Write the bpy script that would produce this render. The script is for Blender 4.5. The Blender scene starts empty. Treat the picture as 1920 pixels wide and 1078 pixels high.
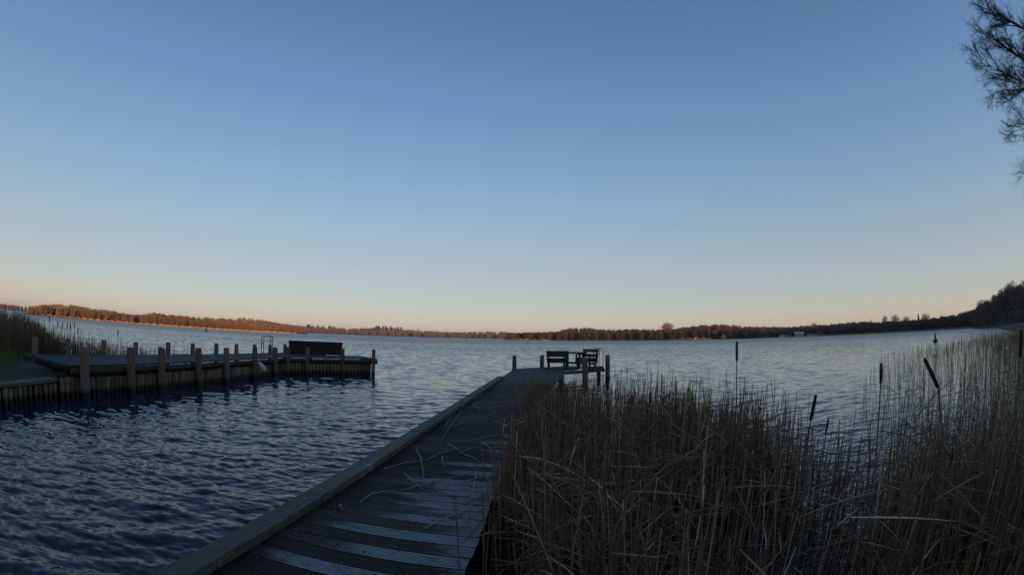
import bpy, math, random
import numpy as np
from mathutils import Matrix, Vector
S = bpy.context.scene
C = S.collection
rad = math.radians
random.seed(7)
RG = np.random.default_rng(11)

# ------------------------------------------------------------------ camera
cd = bpy.data.cameras.new('camera'); cam = bpy.data.objects.new('camera', cd); C.objects.link(cam); S.camera = cam
cd.type = 'PANO'; cd.panorama_type = 'FISHEYE_LENS_POLYNOMIAL'      # wide fisheye lens, equidistant
cd.sensor_width = 36; cd.lens = 9.0; cd.fisheye_fov = rad(180)
cd.fisheye_polynomial_k0 = 0; cd.fisheye_polynomial_k1 = -(1920/36/840.0)
cd.fisheye_polynomial_k2 = 0; cd.fisheye_polynomial_k3 = 0; cd.fisheye_polynomial_k4 = 0
cd.clip_start = 0.05; cd.clip_end = 20000
cam.matrix_world = Matrix.Translation((0, 0, 1.8)) @ Matrix.Rotation(math.pi/2+rad(6.5), 4, 'X') @ Matrix.Rotation(rad(.7), 4, 'Z')

# ------------------------------------------------------------------ sky
SUN_EL, SUN_AZ = 2.6, 148.0
W = bpy.data.worlds.new('World'); S.world = W; W.use_nodes = True
nt = W.node_tree; N = nt.nodes; L = nt.links; bg = N['Background']
sky = N.new('ShaderNodeTexSky'); sky.sky_type = 'NISHITA'; sky.sun_disc = False
sky.sun_elevation = rad(4.0); sky.sun_rotation = rad(SUN_AZ); sky.ozone_density = 3; sky.dust_density = .4; sky.air_density = 1
tc = N.new('ShaderNodeTexCoord'); sx = N.new('ShaderNodeSeparateXYZ'); L.new(tc.outputs['Generated'], sx.inputs[0])
def lin(c): return tuple((v/255/12.92 if v/255 <= .04045 else ((v/255+.055)/1.055)**2.4) for v in c)
def zramp(stops, k=1.0):
    r = N.new('ShaderNodeValToRGB'); L.new(sx.outputs[2], r.inputs[0]); e = r.color_ramp.elements
    while len(e) < len(stops): e.new(.5)
    for i, (z, c) in enumerate(stops):
        e[i].position = max(0, z); e[i].color = (*[v*k for v in c], 1)
    return r
r1 = zramp([(0, (2.3, 2.4, 5.6)), (.011, (2.04, 2.1, 4.7)), (.041, (1.85, 1.62, 2.5)), (.088, (2.2, 1.55, 1.58)), (.159, (2.68, 1.67, 1.43)),
            (.275, (2.94, 1.99, 1.64)), (.3875, (2.86, 2.08, 1.85)), (.494, (2.62, 2.12, 2.05)), (.69, (2.6, 2.12, 2.07))], .1)
r2 = zramp([(0, lin((214, 188, 150))), (.012, lin((221, 202, 164))), (.041, lin((212, 206, 183))), (.088, lin((191, 200, 196))), (.159, lin((170, 192, 204))),
            (.275, lin((146, 178, 204))), (.3875, lin((126, 161, 199))), (.494, lin((110, 145, 191))), (.594, lin((99, 132, 177))), (.69, lin((90, 121, 165))),
            (.85, lin((68, 98, 140))), (1, lin((58, 84, 124)))])
mx = N.new('ShaderNodeMix'); mx.data_type = 'RGBA'; mx.blend_type = 'MULTIPLY'; mx.inputs[0].default_value = 1
L.new(sky.outputs[0], mx.inputs[6]); L.new(r1.outputs[0], mx.inputs[7])
sc_ = N.new('ShaderNodeVectorMath'); sc_.operation = 'SCALE'; sc_.inputs[3].default_value = .15*10*.35/.15
L.new(mx.outputs[2], sc_.inputs[0])
s2 = N.new('ShaderNodeVectorMath'); s2.operation = 'SCALE'; s2.inputs[3].default_value = .65/.15; L.new(r2.outputs[0], s2.inputs[0])
ad = N.new('ShaderNodeVectorMath'); ad.operation = 'ADD'; L.new(sc_.outputs[0], ad.inputs[0]); L.new(s2.outputs[0], ad.inputs[1])
L.new(ad.outputs[0], bg.inputs[0]); bg.inputs[1].default_value = .15

# ------------------------------------------------------------------ sun (low, behind the camera's right shoulder)
sl = bpy.data.lights.new('sun', 'SUN'); so = bpy.data.objects.new('sun', sl); C.objects.link(so)
sl.energy = 4.9; sl.angle = rad(.5); sl.color = (1, .60, .34)
sd = Vector((math.sin(rad(SUN_AZ))*math.cos(rad(SUN_EL)), math.cos(rad(SUN_AZ))*math.cos(rad(SUN_EL)), math.sin(rad(SUN_EL))))
so.rotation_euler = sd.to_track_quat('Z', 'Y').to_euler()
S.view_settings.view_transform = 'Standard'; S.view_settings.look = 'None'; S.view_settings.gamma = 1; S.view_settings.exposure = 0
S.cycles.max_bounces = 6

# ------------------------------------------------------------------ helpers
def tag(o, label=None, cat=None, group=None, kind=None):
    if label: o['label'] = label
    if cat: o['category'] = cat
    if group: o['group'] = group
    if kind: o['kind'] = kind
    return o
def thing(name, loc, label, cat, group=None, rz=0):
    o = bpy.data.objects.new(name, None); C.objects.link(o); o.location = loc; o.rotation_euler.z = rz
    o.empty_display_size = .1
    return tag(o, label, cat, group)
def link(name, me, mat, parent=None):
    if mat and not me.materials: me.materials.append(mat)
    o = bpy.data.objects.new(name, me); C.objects.link(o)
    if parent: o.parent = parent
    return o
def mesh(name, V, F, smooth=False, attrs=None):
    V = np.asarray(V, dtype=np.float32).reshape(-1, 3); me = bpy.data.meshes.new(name)
    if isinstance(F, np.ndarray):
        k = F.shape[1]; n = len(F)
        me.vertices.add(len(V)); me.vertices.foreach_set('co', V.ravel())
        me.loops.add(n*k); me.loops.foreach_set('vertex_index', F.astype(np.int32).ravel())
        me.polygons.add(n); me.polygons.foreach_set('loop_start', np.arange(0, n*k, k, dtype=np.int32))
        me.polygons.foreach_set('loop_total', np.full(n, k, dtype=np.int32))
    else:
        me.from_pydata(V.tolist(), [], F)
    if smooth: me.polygons.foreach_set('use_smooth', np.ones(len(me.polygons), dtype=bool))
    me.update(calc_edges=True)
    for k, a in (attrs or {}).items():
        at = me.attributes.new(k, 'FLOAT', 'POINT'); at.data.foreach_set('value', np.asarray(a, dtype=np.float32).ravel())
    return me
class MB:
    def __init__(s): s.v = []; s.f = []
    def add(s, V, F):
        n = len(s.v); s.v += [tuple(p) for p in V]; s.f += [tuple(i+n for i in f) for f in F]; return s
    def box(s, c, d, rz=0, M=None, taper=0):
        hx, hy, hz = d[0]/2, d[1]/2, d[2]/2; b = min(hx, hy, hz)*.12
        V = []
        for z, ins in ((-hz, b), (-hz+b, 0), (hz-b, 0), (hz, b)):
            for x, y in ((-1, -1), (1, -1), (1, 1), (-1, 1)): V.append(Vector((x*(hx-ins), y*(hy-ins), z)))
        R = M if M is not None else Matrix.Rotation(rz, 3, 'Z')
        V = [R @ p + Vector(c) for p in V]
        F = [(3, 2, 1, 0), (12, 13, 14, 15)]
        for k in range(3):
            for i in range(4): F.append((k*4+i, k*4+(i+1) % 4, k*4+4+(i+1) % 4, k*4+4+i))
        return s.add(V, F)
    def beam(s, a, b, w, h, up=(0, 0, 1)):
        a = Vector(a); b = Vector(b); t = (b-a).normalized(); x = t.cross(Vector(up)).normalized(); z = x.cross(t)
        M = Matrix((x, t, z)).transposed()
        return s.box((a+b)/2, (w, (b-a).length, h), M=M)
    def tube(s, P, R, n=8, cap=True):
        P = [Vector(p) for p in P]; rings = []
        for i, p in enumerate(P):
            t = (P[min(i+1, len(P)-1)]-P[max(i-1, 0)]).normalized()
            ref = Vector((0, 0, 1)) if abs(t.z) < .9 else Vector((0, 1, 0))
            x = t.cross(ref).normalized(); y = t.cross(x)
            r = R[i] if hasattr(R, '__len__') else R
            rings.append([p + (x*math.cos(a)+y*math.sin(a))*r for a in [2*math.pi*k/n for k in range(n)]])
        V = [q for r in rings for q in r]; F = []
        for i in range(len(P)-1):
            for k in range(n): F.append((i*n+k, i*n+(k+1) % n, (i+1)*n+(k+1) % n, (i+1)*n+k))
        if cap: F += [tuple(range(n-1, -1, -1)), tuple(range((len(P)-1)*n, len(P)*n))]
        return s.add(V, F)
    def me(s, name, smooth=False): return mesh(name, s.v, s.f, smooth)
    def build(s, name, mat, parent=None, smooth=False): return link(name, s.me(name, smooth), mat, parent)

def tubes(P, R, sides=3):
    """many tubes at once. P (N,K,3), R (N,K) -> V, F"""
    n, K, _ = P.shape
    t = np.gradient(P, axis=1); t /= np.linalg.norm(t, axis=2, keepdims=True)+1e-9
    ref = np.zeros((n, 1, 3)); m = t.mean(1); big = np.abs(m[:, 2]) > .7*np.linalg.norm(m, axis=1)
    ref[big, 0] = (1, .3, 0); ref[~big, 0] = (0, 0, 1)
    x = np.cross(t, np.broadcast_to(ref, t.shape)); x /= np.linalg.norm(x, axis=2, keepdims=True)+1e-9
    y = np.cross(t, x); ang = np.arange(sides)*2*np.pi/sides
    V = P[:, :, None, :] + R[:, :, None, None]*(x[:, :, None, :]*np.cos(ang)[None, None, :, None]+y[:, :, None, :]*np.sin(ang)[None, None, :, None])
    idx = np.arange(n*K*sides).reshape(n, K, sides)
    a = idx[:, :-1, :]; b = np.roll(a, -1, axis=2); d = idx[:, 1:, :]; c = np.roll(d, -1, axis=2)
    return V.reshape(-1, 3), np.stack([a, b, c, d], -1).reshape(-1, 4)
def merge(parts):
    V = []; F = []; A = []; o = 0
    for v, f, a in parts: V.append(v); F.append(f+o); A.append(a); o += len(v)
    return np.concatenate(V), np.concatenate(F), np.concatenate(A)

# ------------------------------------------------------------------ materials
def newmat(name):
    m = bpy.data.materials.new(name); m.use_nodes = True; n = m.node_tree.nodes; l = m.node_tree.links
    return m, n, l, n['Principled BSDF']
def ramp(n, l, src, stops):
    r = n.new('ShaderNodeValToRGB'); l.new(src, r.inputs[0]); e = r.color_ramp.elements
    while len(e) < len(stops): e.new(.5)
    for i, (p, c) in enumerate(stops): e[i].position = p; e[i].color = (*c, 1) if hasattr(c, '__len__') else (c, c, c, 1)
    return r
def noise(n, l, vec, scale, detail=4, rough=.55, mapscale=None):
    t = n.new('ShaderNodeTexNoise'); t.inputs['Scale'].default_value = scale; t.inputs['Detail'].default_value = detail; t.inputs['Roughness'].default_value = rough
    if mapscale:
        mp = n.new('ShaderNodeMapping'); mp.inputs['Scale'].default_value = mapscale; l.new(vec, mp.inputs[0]); vec = mp.outputs[0]
    l.new(vec, t.inputs['Vector']); return t
def mixc(n, l, fac, a, b, mode='MIX'):
    m = n.new('ShaderNodeMix'); m.data_type = 'RGBA'; m.blend_type = mode
    for s_, v in ((0, fac), (6, a), (7, b)):
        if hasattr(v, 'is_linked') or isinstance(v, bpy.types.NodeSocket): l.new(v, m.inputs[s_])
        else: m.inputs[s_].default_value = (*v, 1) if hasattr(v, '__len__') else v
    return m.outputs[2]
def math_(n, l, op, a, b=None, clamp=False):
    m = n.new('ShaderNodeMath'); m.operation = op; m.use_clamp = clamp
    for i, v in enumerate((a, b)):
        if v is None: continue
        if isinstance(v, bpy.types.NodeSocket): l.new(v, m.inputs[i])
        else: m.inputs[i].default_value = v
    return m.outputs[0]
def wood(name, lo, hi, stretch=(12, 12, 1), rough=.8, wet=False, objvar=.5, scale=3.0):
    m, n, l, b = newmat(name); tc = n.new('ShaderNodeTexCoord'); g = n.new('ShaderNodeNewGeometry'); oi = n.new('ShaderNodeObjectInfo')
    t = noise(n, l, tc.outputs['Object'], scale, 6, .65, stretch)
    c = ramp(n, l, t.outputs['Fac'], [(.3, lo), (.7, hi)]).outputs[0]
    t2 = noise(n, l, tc.outputs['Object'], 1.7, 3, .5)
    c = mixc(n, l, math_(n, l, 'MULTIPLY', t2.outputs['Fac'], .55), c, tuple(v*.45 for v in lo))
    v = math_(n, l, 'ADD', math_(n, l, 'MULTIPLY', oi.outputs['Random'], objvar), 1-objvar/2)
    hs = n.new('ShaderNodeHueSaturation'); l.new(c, hs.inputs['Color']); l.new(v, hs.inputs['Value']); c = hs.outputs[0]
    if wet:
        sp = n.new('ShaderNodeSeparateXYZ'); l.new(g.outputs['Position'], sp.inputs[0])
        nz = noise(n, l, g.outputs['Position'], 5, 3)
        h = math_(n, l, 'ADD', sp.outputs[2], math_(n, l, 'MULTIPLY', nz.outputs['Fac'], -.12))
        w = n.new('ShaderNodeMapRange'); l.new(h, w.inputs[0]); w.inputs[1].default_value = .05; w.inputs[2].default_value = .14; w.inputs[3].default_value = 1; w.inputs[4].default_value = 0
        c = mixc(n, l, w.outputs[0], c, (.008, .009, .006))
        l.new(ramp(n, l, w.outputs[0], [(0, rough), (1, .35)]).outputs[0], b.inputs['Roughness'])
    else: b.inputs['Roughness'].default_value = rough
    l.new(c, b.inputs['Base Color']); b.inputs['Specular IOR Level'].default_value = .3
    bp = n.new('ShaderNodeBump'); bp.inputs['Strength'].default_value = .5; bp.inputs['Distance'].default_value = .01
    l.new(t.outputs['Fac'], bp.inputs['Height']); l.new(bp.outputs[0], b.inputs['Normal'])
    return m
def plain(name, col, rough=.6, metal=0, var=.25, scale=8):
    m, n, l, b = newmat(name); tc = n.new('ShaderNodeTexCoord')
    t = noise(n, l, tc.outputs['Object'], scale, 4)
    c = ramp(n, l, t.outputs['Fac'], [(.3, tuple(v*(1-var) for v in col)), (.7, tuple(min(1, v*(1+var)) for v in col))]).outputs[0]
    l.new(c, b.inputs['Base Color']); b.inputs['Roughness'].default_value = rough; b.inputs['Metallic'].default_value = metal
    return m
def rndmat(name, stops, rough=.8, spec=.2, transl=0):
    """colour picked per blade or twig from the mesh attribute rnd"""
    m, n, l, b = newmat(name); a = n.new('ShaderNodeAttribute'); a.attribute_name = 'rnd'
    l.new(ramp(n, l, a.outputs['Fac'], stops).outputs[0], b.inputs['Base Color'])
    b.inputs['Roughness'].default_value = rough; b.inputs['Specular IOR Level'].default_value = spec
    return m

M_POST = wood('weathered_post_wood', (.075, .055, .040), (.23, .165, .12), wet=True, objvar=.5)
M_LOG = wood('palisade_log_wood', (.09, .072, .042), (.24, .19, .11), wet=True, objvar=.9)
M_DECKL = wood('jetty_deck_wood', (.022, .023, .022), (.075, .074, .070), stretch=(1, 9, 4), scale=2)
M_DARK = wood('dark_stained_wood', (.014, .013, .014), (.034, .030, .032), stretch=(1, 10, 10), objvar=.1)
M_EDGE = wood('edge_beam_wood', (.04, .038, .034), (.10, .095, .085), stretch=(10, 1, 10))
M_KERB = wood('kerb_wood', (.055, .050, .036), (.15, .135, .10), stretch=(14, 1, 14), scale=4)
def kerb_frost(m):
    n = m.node_tree.nodes; l = m.node_tree.links; b = n['Principled BSDF']; src = b.inputs['Base Color'].links[0].from_socket; g = n.new('ShaderNodeNewGeometry')
    t = noise(n, l, g.outputs['Position'], 1.5, 6, .7); f = ramp(n, l, t.outputs['Fac'], [(.60, 0.0), (.72, .75)]).outputs[0]
    l.new(mixc(n, l, f, src, (.34, .38, .45)), b.inputs['Base Color'])
kerb_frost(M_KERB)
M_BENCH = wood('bench_wood', (.03, .027, .022), (.085, .078, .06), stretch=(1, 10, 10))
M_RED = wood('reddish_bench_wood', (.08, .028, .018), (.20, .07, .04), stretch=(1, 10, 10))
M_METAL = plain('galvanised_metal', (.16, .17, .18), .45, .8)
M_WHITE = plain('white_vinyl', (.55, .52, .48), .5, 0, .12)

# ------------------------------------------------------------------ water
def water_mat():
    m, n, l, b = newmat('lake_water'); g = n.new('ShaderNodeNewGeometry'); P = g.outputs['Position']
    b.inputs['Base Color'].default_value = (.003, .0125, .027, 1); b.inputs['IOR'].default_value = 1.33
    b.inputs['Specular IOR Level'].default_value = .5
    ln = n.new('ShaderNodeVectorMath'); ln.operation = 'LENGTH'; l.new(P, ln.inputs[0])
    far = n.new('ShaderNodeMapRange'); l.new(ln.outputs['Value'], far.inputs[0]); far.inputs[1].default_value = 25; far.inputs[2].default_value = 85
    rg = n.new('ShaderNodeMapRange'); l.new(ln.outputs['Value'], rg.inputs[0]); rg.inputs[1].default_value = 8; rg.inputs[2].default_value = 160; rg.inputs[3].default_value = .05; rg.inputs[4].default_value = .3
    l.new(rg.outputs[0], b.inputs['Roughness'])
    # gusts: long streaks where the ripples run steeper
    gu = noise(n, l, P, .045, 4, .6, (1, 2.2, 1)); gf = ramp(n, l, gu.outputs['Fac'], [(.36, .45), (.64, 1.25)])
    n1 = noise(n, l, P, 1.3, 3, .6, (.8, 1.3, 1)); n2 = noise(n, l, P, 7.0, 2, .6, (.8, 1.2, 1))
    def off(t): 
        v = n.new('ShaderNodeVectorMath'); v.operation = 'SUBTRACT'; v.inputs[1].default_value = (.5, .5, .5); l.new(t.outputs['Color'], v.inputs[0]); return v.outputs[0]
    def scl(a, f):
        v = n.new('ShaderNodeVectorMath'); v.operation = 'SCALE'; l.new(a, v.inputs[0])
        if isinstance(f, bpy.types.NodeSocket): l.new(f, v.inputs[3])
        else: v.inputs[3].default_value = f
        return v.outputs[0]
    def addv(a, c):
        v = n.new('ShaderNodeVectorMath'); v.operation = 'ADD'; l.new(a, v.inputs[0]); l.new(c, v.inputs[1]); return v.outputs[0]
    big = scl(scl(off(n1), 2.0), far.outputs[0]); small = scl(off(n2), .26)
    tot = scl(addv(big, small), gf.outputs[0])
    mu = n.new('ShaderNodeVectorMath'); mu.operation = 'MULTIPLY'; mu.inputs[1].default_value = (.8, 1.15, 0); l.new(tot, mu.inputs[0])
    nn = n.new('ShaderNodeVectorMath'); nn.operation = 'NORMALIZE'; l.new(addv(g.outputs['Normal'], mu.outputs[0]), nn.inputs[0])
    l.new(nn.outputs[0], b.inputs['Normal'])
    return m
M_WATER = water_mat()
def build_water():
    r = [1.0]
    while r[-1] < 100:
        x = r[-1]; r.append(x+min(.09, max(.014, .36*x*x/806)))
    x = r[-1]
    while x < 6000: x *= 1.25; r.append(x)
    r = np.array(r); az = np.radians(np.linspace(-80, 80, 1250)); A, Rr = np.meshgrid(az, r)
    X = Rr*np.sin(A); Y = Rr*np.cos(A); Z = np.zeros_like(X)
    rg = np.random.default_rng(3); dr = np.gradient(r)[:, None]; da = (Rr*(az[1]-az[0]))
    for i in range(140):
        lam = float(np.exp(rg.uniform(np.log(.055), np.log(1.05)))); k = 2*np.pi/lam
        th = rg.normal(math.pi/2+.2, .42); kx, ky = math.cos(th)*k, math.sin(th)*k
        s = .175*math.sqrt(2/140)*(1.35 if .08 < lam < .30 else .9 if lam <= .08 else .68)
        fade = np.clip((lam/np.maximum(dr, .6*da)-2.2)/2.5, 0, 1)
        ph = kx*X+ky*Y+rg.uniform(0, 6.28)
        Z += s/k*fade*(np.sin(ph)+.18*np.cos(2*ph))
    # calmer water inside the little harbour behind the left jetty wall and near the shore
    Z *= (0.75+.25*np.clip((Rr-3)/14, 0, 1)); Z *= np.clip((130-Rr)/50, 0, 1)
    V = np.stack([X, Y, Z], -1).reshape(-1, 3); nr, na = X.shape
    i = np.arange(nr*na).reshape(nr, na); F = np.stack([i[:-1, :-1], i[:-1, 1:], i[1:, 1:], i[1:, :-1]], -1).reshape(-1, 4)[:, ::-1]
    # the rest of the lake, outside the fan
    az2 = np.radians(np.linspace(80, 360-80, 60)); r2 = np.array([1.0, 4, 12, 40, 150, 600, 2500, 6000])
    A2, R2 = np.meshgrid(az2, r2); V2 = np.stack([R2*np.sin(A2), R2*np.cos(A2), np.zeros_like(A2)], -1).reshape(-1, 3)
    j = np.arange(len(V2)).reshape(A2.shape)+len(V); F2 = np.stack([j[:-1, :-1], j[:-1, 1:], j[1:, 1:], j[1:, :-1]], -1).reshape(-1, 4)[:, ::-1]
    me = mesh('water', np.concatenate([V, V2]), np.concatenate([F, F2]), True)
    if me.polygons[0].normal.z < 0: me.flip_normals()
    tag(link('water', me, M_WATER), kind='structure')
build_water()

# ------------------------------------------------------------------ land
def grid(name, X, Y, Z, mat):
    V = np.stack([X, Y, Z], -1).reshape(-1, 3); i = np.arange(X.size).reshape(X.shape)
    F = np.stack([i[:-1, :-1], i[:-1, 1:], i[1:, 1:], i[1:, :-1]], -1).reshape(-1, 4)
    me = mesh(name, V, F, True)
    if sum(p.normal.z for p in list(me.polygons)[::max(1, len(me.polygons)//200)]) < 0: me.flip_normals()
    return tag(link(name, me, mat), kind='structure')
def vnoise(x, y, s, seed=0):
    r = np.random.default_rng(seed); v = 0
    for k in range(9):
        a = r.uniform(0, 6.28); f = s*r.uniform(.6, 2.2); v = v+np.sin((x*np.cos(a)+y*np.sin(a))*f+r.uniform(0, 6.28))
    return v/4.0
def sstep(v): v = np.clip(v, 0, 1); return v*v*(3-2*v)
def ground_mat():
    m, n, l, b = newmat('shore_soil'); g = n.new('ShaderNodeNewGeometry')
    t = noise(n, l, g.outputs['Position'], 1.3, 5); t2 = noise(n, l, g.outputs['Position'], 14, 4)
    c = ramp(n, l, t.outputs['Fac'], [(.40, (.022, .04, .007)), (.50, (.028, .022, .012)), (.65, (.06, .042, .025))]).outputs[0]
    c = mixc(n, l, .5, c, ramp(n, l, t2.outputs['Fac'], [(.38, (.004, .005, .002)), (.62, (.05, .042, .02))]).outputs[0])
    l.new(c, b.inputs['Base Color']); b.inputs['Roughness'].default_value = .95
    return m
M_SOIL = ground_mat()
M_MUD = plain('brown_bank_mud', (.035, .026, .016), .95, 0, .5, 2)
M_FARLAND = plain('far_shore_soil', (.10, .065, .035), .95, 0, .3, .05)
M_HILL = plain('hill_soil', (.04, .035, .02), .95, 0, .3, .05)

# left bank behind the log wall
xs = np.concatenate([np.linspace(-60, -17, 20), np.linspace(-16.8, -9.62, 60)]); ys = np.concatenate([np.linspace(-40, -2, 20), np.linspace(-1.6, 9.0, 70)])
X, Y = np.meshgrid(xs, ys)
edge = 6.9+np.clip((-12.3-X), 0, 3)*.9+.35*vnoise(X, Y, .8, 5)
Z = .40+.18*sstep((Y-4.6)/1.5)*sstep((-9.9-X)/.8)+.12*sstep((-11-X)/6)+.05*vnoise(X, Y, 1.6, 2)*np.clip((-10-X)/2, 0, 1)
Z = Z-1.3*sstep((Y-edge)/1.6)
grid('ground', X, Y, Z, M_SOIL)
# bank round the photographer and along the right shore
SH = np.array([(-9.2, -3.5), (-5, -2.6), (-1.8, -.2), (.2, 1.0), (2.5, 1.1), (4.6, 1.2), (8, 2.0), (13, 4.4), (20, 8.2), (34, 15), (60, 27), (110, 56), (190, 104), (230, 128)])
seg = np.r_[0, np.cumsum(np.linalg.norm(np.diff(SH, axis=0), axis=1))]; tt = np.concatenate([np.linspace(0, 20, 60), np.linspace(20.5, seg[-1], 60)])
sxx = np.interp(tt, seg, SH[:, 0]); syy = np.interp(tt, seg, SH[:, 1]); dx = np.gradient(sxx); dy = np.gradient(syy); nn_ = np.hypot(dx, dy)
offs = np.array([-1.6, -.8, -.3, 0, .4, 1, 2, 4, 8, 16, 30, 60]); hh = np.array([-.8, -.35, -.12, .02, .12, .22, .32, .45, .7, 1.2, 2.2, 4])
X = sxx[:, None]+(dy/nn_)[:, None]*offs[None]; Y = syy[:, None]-(dx/nn_)[:, None]*offs[None]; Z = np.broadcast_to(hh[None], X.shape)+.04*vnoise(X, Y, 1.4, 9)
grid('shore', X, Y, Z, M_MUD)

# ------------------------------------------------------------------ far shore
TA = np.array([(-95, .4), (-66, .4), (-65.4, .42), (-63.3, .52), (-61.2, .45), (-60.3, .75), (-58.3, 1.11), (-55.9, 1.21), (-53.5, 1.02), (-51.8, 1.04), (-49, .8), (-47.3, .8), (-46, 1.18), (-44.3, 1.21), (-42.2, 1.1), (-39.8, 1.09), (-36.8, 1.16), (-34, 1.38), (-31.3, 1.23), (-29.2, .95), (-26.5, .77), (-23, .85), (-21, .72), (-17.7, .95), (-15.3, 1.1), (-14.2, .93), (-11.5, .8), (-7.4, .7), (-4, .86), (-.6, .88), (-.3, .72), (2.8, .85), (5.5, .95), (7.2, 1.43), (9.6, 1.5), (11.6, 1.22), (15, 1.27), (18.8, 1.18), (21, 1.25), (23.2, 1.6), (25.3, 1.69), (28, 1.61), (30, 1.29), (32.1, 1.16), (34.8, 1.08), (38.9, 1.12), (41.6, 1.15), (45, 1.3), (46.4, 1.09), (49, 1.1), (53.2, 1.04), (55.3, 1.22), (57.3, 1.35), (58.4, 1.55), (59.4, 1.75), (60.1, 2.35), (61.5, 2.85), (63, 3.5), (64.4, 3.9), (65.7, 4.2), (72, 4.6), (80, 5)])
def T(az): return np.interp(az, TA[:, 0], TA[:, 1])
def cards(c, w, h, lean=.5):
    """small upright twig sprays at points c (N,3) as four-sided slivers with a real width and height"""
    n = len(c); a = RG.uniform(0, np.pi, n); d = np.stack([np.cos(a), np.sin(a), np.zeros(n)], -1)
    u = np.stack([RG.normal(0, lean, n), RG.normal(0, lean, n), np.ones(n)], -1); u /= np.linalg.norm(u, axis=1, keepdims=True)
    w = np.broadcast_to(w, n)[:, None]; h = np.broadcast_to(h, n)[:, None]
    V = np.stack([c-u*h*.5-d*w*.15, c-u*h*.5+d*w*.15, c+u*h*.5+d*w*.5, c+u*h*.5-d*w*.5], 1)
    return V.reshape(-1, 3), np.arange(4*n).reshape(n, 4)
def woods(name, a0, a1, D, depth, ntree, per, hmean, mat, landmat=None, w=.7, h=1.8, base=.4, seed=1, rmin=.0, holes=0):
    rg = np.random.default_rng(seed)
    az = rg.uniform(a0, a1, ntree); f = rg.uniform(0, 1, ntree)**1.3; d = D(az)+depth*f
    top = np.tan(np.radians(T(az)))*d+1.8
    th = hmean*rg.uniform(.8, 1.15, ntree)
    def land(az, d):
        f = np.clip((d-D(az))/depth, 0, 1.3); tp = np.tan(np.radians(T(az)))*(D(az)+depth*.8)+1.8
        return base+np.maximum(0, tp-hmean*1.02-base)*sstep(f)
    gz = land(az, d); hgt = np.minimum(th, np.maximum(top-gz, hmean*.35)*rg.uniform(.9, 1.05, ntree))
    cr = hgt*rg.uniform(.28, .5, ntree)
    tx, ty = d*np.sin(np.radians(az)), d*np.cos(np.radians(az))
    k = np.repeat(np.arange(ntree), per); m = len(k)
    q = rg.normal(0, 1, (m, 3)); q /= np.linalg.norm(q, axis=1, keepdims=True); q *= rg.uniform(.25, 1, (m, 1))**.5
    cx = tx[k]+q[:, 0]*cr[k]; cy = ty[k]+q[:, 1]*cr[k]; cz = gz[k]+hgt[k]*.53+q[:, 2]*hgt[k]*.45
    cz = np.minimum(cz, gz[k]+hgt[k]*.97)
    V1, F1 = cards(np.stack([cx, cy, cz], -1), w*rg.uniform(.5, 1.4, m), h*rg.uniform(.5, 1.4, m))
    tone = np.clip(.45+.16*vnoise(tx, ty, .018, seed)+rg.normal(0, .09, ntree), 0, 1)
    A1 = np.repeat(np.clip(tone[k]+rg.normal(0, .14, m), 0, 1), 4)
    # trunks
    P = np.stack([np.stack([tx, ty, gz-.3], -1), np.stack([tx+rg.normal(0, .3, ntree), ty, gz+hgt*.75], -1)], 1)
    V2, F2 = tubes(P, np.stack([.022*hgt, .012*hgt], 1), 4); A2 = np.repeat(np.clip(rg.normal(.65, .25, ntree), 0, 1), 8)
    V, F, A = merge([(V1, F1, A1), (V2, F2, A2)])
    tag(link(name, mesh(name, V, F, attrs={'rnd': A}), mat), 'distant wood', None, None, 'stuff')
    if landmat:
        aa = np.linspace(a0-.5, a1+.5, int((a1-a0)*3)+4); dd = np.concatenate([[-6, -2, 0], np.linspace(depth*.04, depth*1.3, 12)])
        A_, O_ = np.meshgrid(aa, dd, indexing='ij'); DD = D(A_)+O_
        Z = np.where(O_ < -3, -.6, np.where(O_ < 0, .05, land(A_, DD)*sstep((O_+4)/16)+.1))
        grid('shore', DD*np.sin(np.radians(A_)), DD*np.cos(np.radians(A_)), Z, landmat)
TW1 = rndmat('red_brown_twigs', [(0, (.13, .066, .04)), (.5, (.20, .112, .06)), (.8, (.27, .175, .085)), (1, (.42, .34, .22))])
TW2 = rndmat('far_grey_brown_twigs', [(0, (.11, .055, .04)), (.6, (.20, .10, .06)), (1, (.28, .17, .11))])
TW3 = rndmat('dark_mixed_twigs', [(0, (.03, .038, .025)), (.35, (.085, .058, .036)), (.6, (.17, .085, .05)), (1, (.28, .15, .08))])
TW4 = rndmat('town_shore_twigs', [(0, (.035, .042, .032)), (.4, (.075, .055, .042)), (1, (.15, .09, .06))])
TW5 = rndmat('hill_twigs', [(0, (.05, .055, .04)), (.4, (.12, .085, .065)), (1, (.22, .15, .11))])
woods('woods', -80, -60.5, lambda a: 1150+0*a, 200, 160, 60, 9, TW2, M_FARLAND, 1.4, 3.0, seed=1)
woods('woods', -61.6, -26.5, lambda a: 310+(a+61)*4, 90, 1150, 230, 5.6, TW1, M_FARLAND, .20, 1.25, seed=2)
woods('woods', -31, .8, lambda a: 1500+0*a, 420, 900, 170, 14, TW2, M_FARLAND, 1.2, 3.2, seed=3)
woods('woods', -.5, 32.3, lambda a: 450-(a-16)*2.5, 110, 1200, 230, 7.6, TW3, M_FARLAND, .28, 1.5, seed=4)
woods('woods', 31.6, 60.2, lambda a: 440-(a-31)*5.2, 150, 1200, 200, 6, TW4, M_HILL, .3, 1.2, seed=5)

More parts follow.
